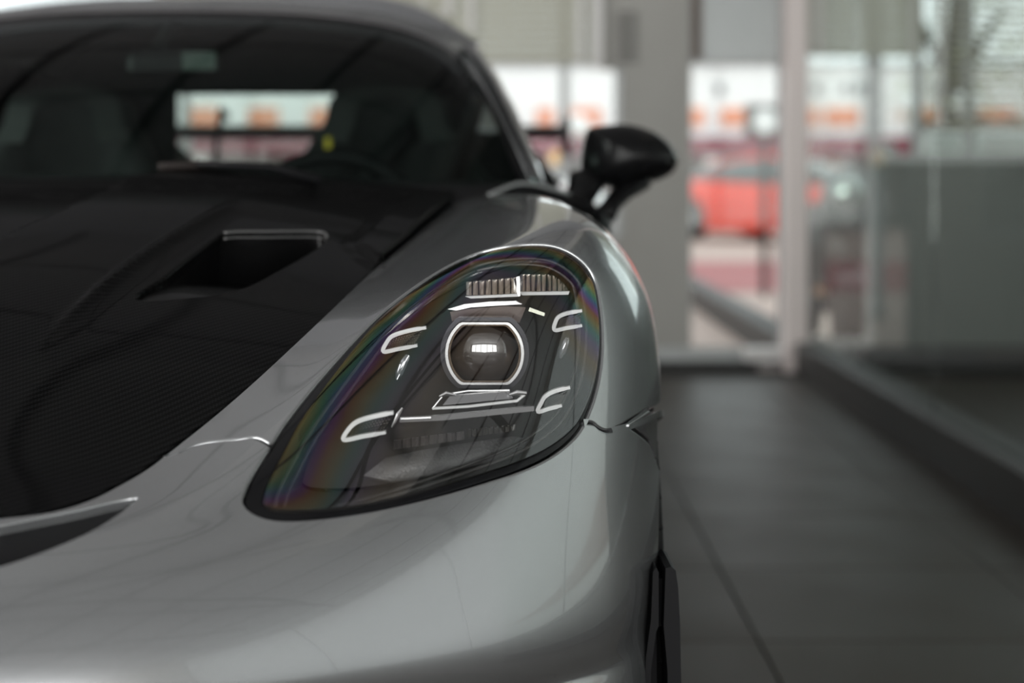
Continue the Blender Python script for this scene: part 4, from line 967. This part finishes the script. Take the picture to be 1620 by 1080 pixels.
# lamps, boards and a tree on the forecourt
def globe(px, py, D, r, label):
    p = at(px, py, D); o = tag(empty('globe_lamp', (p[0], p[1], -.03)), label, 'lamp', 'globe lamps on the forecourt')
    MB().lathe([(r*math.sin(a)+1e-4, -r*math.cos(a)) for a in np.linspace(.02, math.pi-.02, 12)], (0, 0, p[2]+.03), 20).build('globe', M['facade'], o, True)
    MB().lathe([(.05, 0), (.05, .03), (.02, .05), (.02, p[2]+.03-r)], (0, 0, 0), 12).build('post', mat('lamp_post', (.06, .06, .06), .5), o, True)
globe(916, 200, 13, .085, 'white globe lamp on a post, seen between screen pillar and door mirror')
globe(1443, 166, 13, .085, 'white globe lamp behind the glass between the two right-hand blinds')
globe(1531, 165, 12, .10, 'white globe lamp in front of the dark tree trunk, far right')
p = at(1210, 192, 13); sb = tag(empty('round_sign', (p[0], p[1], -.03)), 'white disc on a dark square board beside the white post', 'sign')
MB().bbox(-.15, .13, 0, .04, p[2]-.09, p[2]+.16, .01).build('board', M['black'], sb); MB().lathe([(.085, -.02), (.095, -.01), (.095, .0)], (0, 0, p[2]+.03), 24, 'y').build('disc', M['facade'], sb)
MB().box(-.025, .025, .01, .04, 0, p[2]-.09).build('post', M['black'], sb)
p = at(880, 251, 11); bo = tag(empty('amber_bollard', (p[0], p[1], -.03)), 'short grey bollard topped by an amber ball, seen left of the door mirror', 'bollard')
MB().lathe([(.055, 0), (.055, .03), (.035, .05), (.035, p[2]-.02)], (0, 0, 0), 16).build('post', M['alu'], bo, True)
MB().lathe([(.05*math.sin(a)+1e-4, -.05*math.cos(a)) for a in np.linspace(.02, math.pi-.02, 10)], (0, 0, p[2]+.03), 16).build('amber_ball', mat('amber', (.85, .42, .04), .4), bo, True)
# tree
tr_ = tag(empty('tree', (4.95, 15.2, -.03)), 'dark-trunked tree with yellow-green leaves outside behind the open blind', 'tree')
MB().tube([(0, 0, 0), (.02, 0, .8), (-.02, 0, 1.6), (.03, 0, 2.4), (.1, .1, 3.2)], [.20, .17, .16, .13, .08], 10).build('trunk', mat('bark', (.035, .035, .03), .9), tr_, True)
for q in ((.5, .1, 2.6), (-.5, .1, 2.9), (.2, .4, 3.4)): MB().tube([(0, 0, 1.8), (q[0]*.5, q[1]*.5, 2.2), q], [.07, .05, .02], 6).build('branch', mat('bark_branch', (.035, .035, .03), .9), tr_, True)
rnd = random.Random(4); lb = MB()
for _ in range(2600):
    th = rnd.uniform(0, 6.283); r_ = rnd.uniform(.1, 1.25)**.8; cxl = r_*math.cos(th)+.45; cyl = r_*math.sin(th); czl = rnd.uniform(1.45, 3.8)
    d_ = Vector((rnd.uniform(-1, 1), rnd.uniform(-1, 1), rnd.uniform(-.6, .6))).normalized(); e_ = d_.cross(Vector((0, 0, 1))).normalized(); c_ = Vector((cxl, cyl, czl)); L_ = rnd.uniform(.05, .09)
    lb.add([c_, c_+d_*L_*.5+e_*L_*.3, c_+d_*L_, c_+d_*L_*.5-e_*L_*.3], [(0, 1, 2, 3)])
lb.build('foliage', mat('leaf', (.30, .36, .10), .6), tr_, kind='stuff')

# white planter boxes with dark shrubs just outside the right window
for k, (a, b_, h_, lab) in enumerate(((1467, 1533, 209, 'white planter box beneath the open blind, left of the pair'), (1541, 1640, 207, 'white planter box beneath the open blind, cut by the picture edge'))):
    p0, p1 = at(a, h_, 8.7), at(b_, h_, 8.7); pb = tag(empty('planter_box', ((p0[0]+p1[0])/2, 7.75, -.03)), lab, 'planter', 'white planters outside the window'); hw_ = (p1[0]-p0[0])/2; hz = p0[2]+.03
    m_ = MB(); m_.bbox(-hw_, hw_, -.16, .16, 0, hz, .012); m_.build('box', M['facade'], pb)
    MB().box(-hw_+.02, hw_-.02, -.14, .14, hz, hz+.004).build('soil', mat('soil', (.03, .022, .016), .9), pb)
    lb = MB()
    for _ in range(160):
        c_ = Vector((rnd.uniform(-hw_+.03, hw_-.03), rnd.uniform(-.10, .10), hz+rnd.uniform(.0, .045))); d_ = Vector((rnd.uniform(-1, 1), rnd.uniform(-1, 1), rnd.uniform(.1, .8))).normalized(); e_ = d_.cross(Vector((0, 0, 1))).normalized()
        lb.add([c_, c_+d_*.025+e_*.012, c_+d_*.05, c_+d_*.025-e_*.012], [(0, 1, 2, 3)])
    lb.build('shrub', mat('dark_leaf', (.03, .04, .025), .6), pb, kind='stuff')
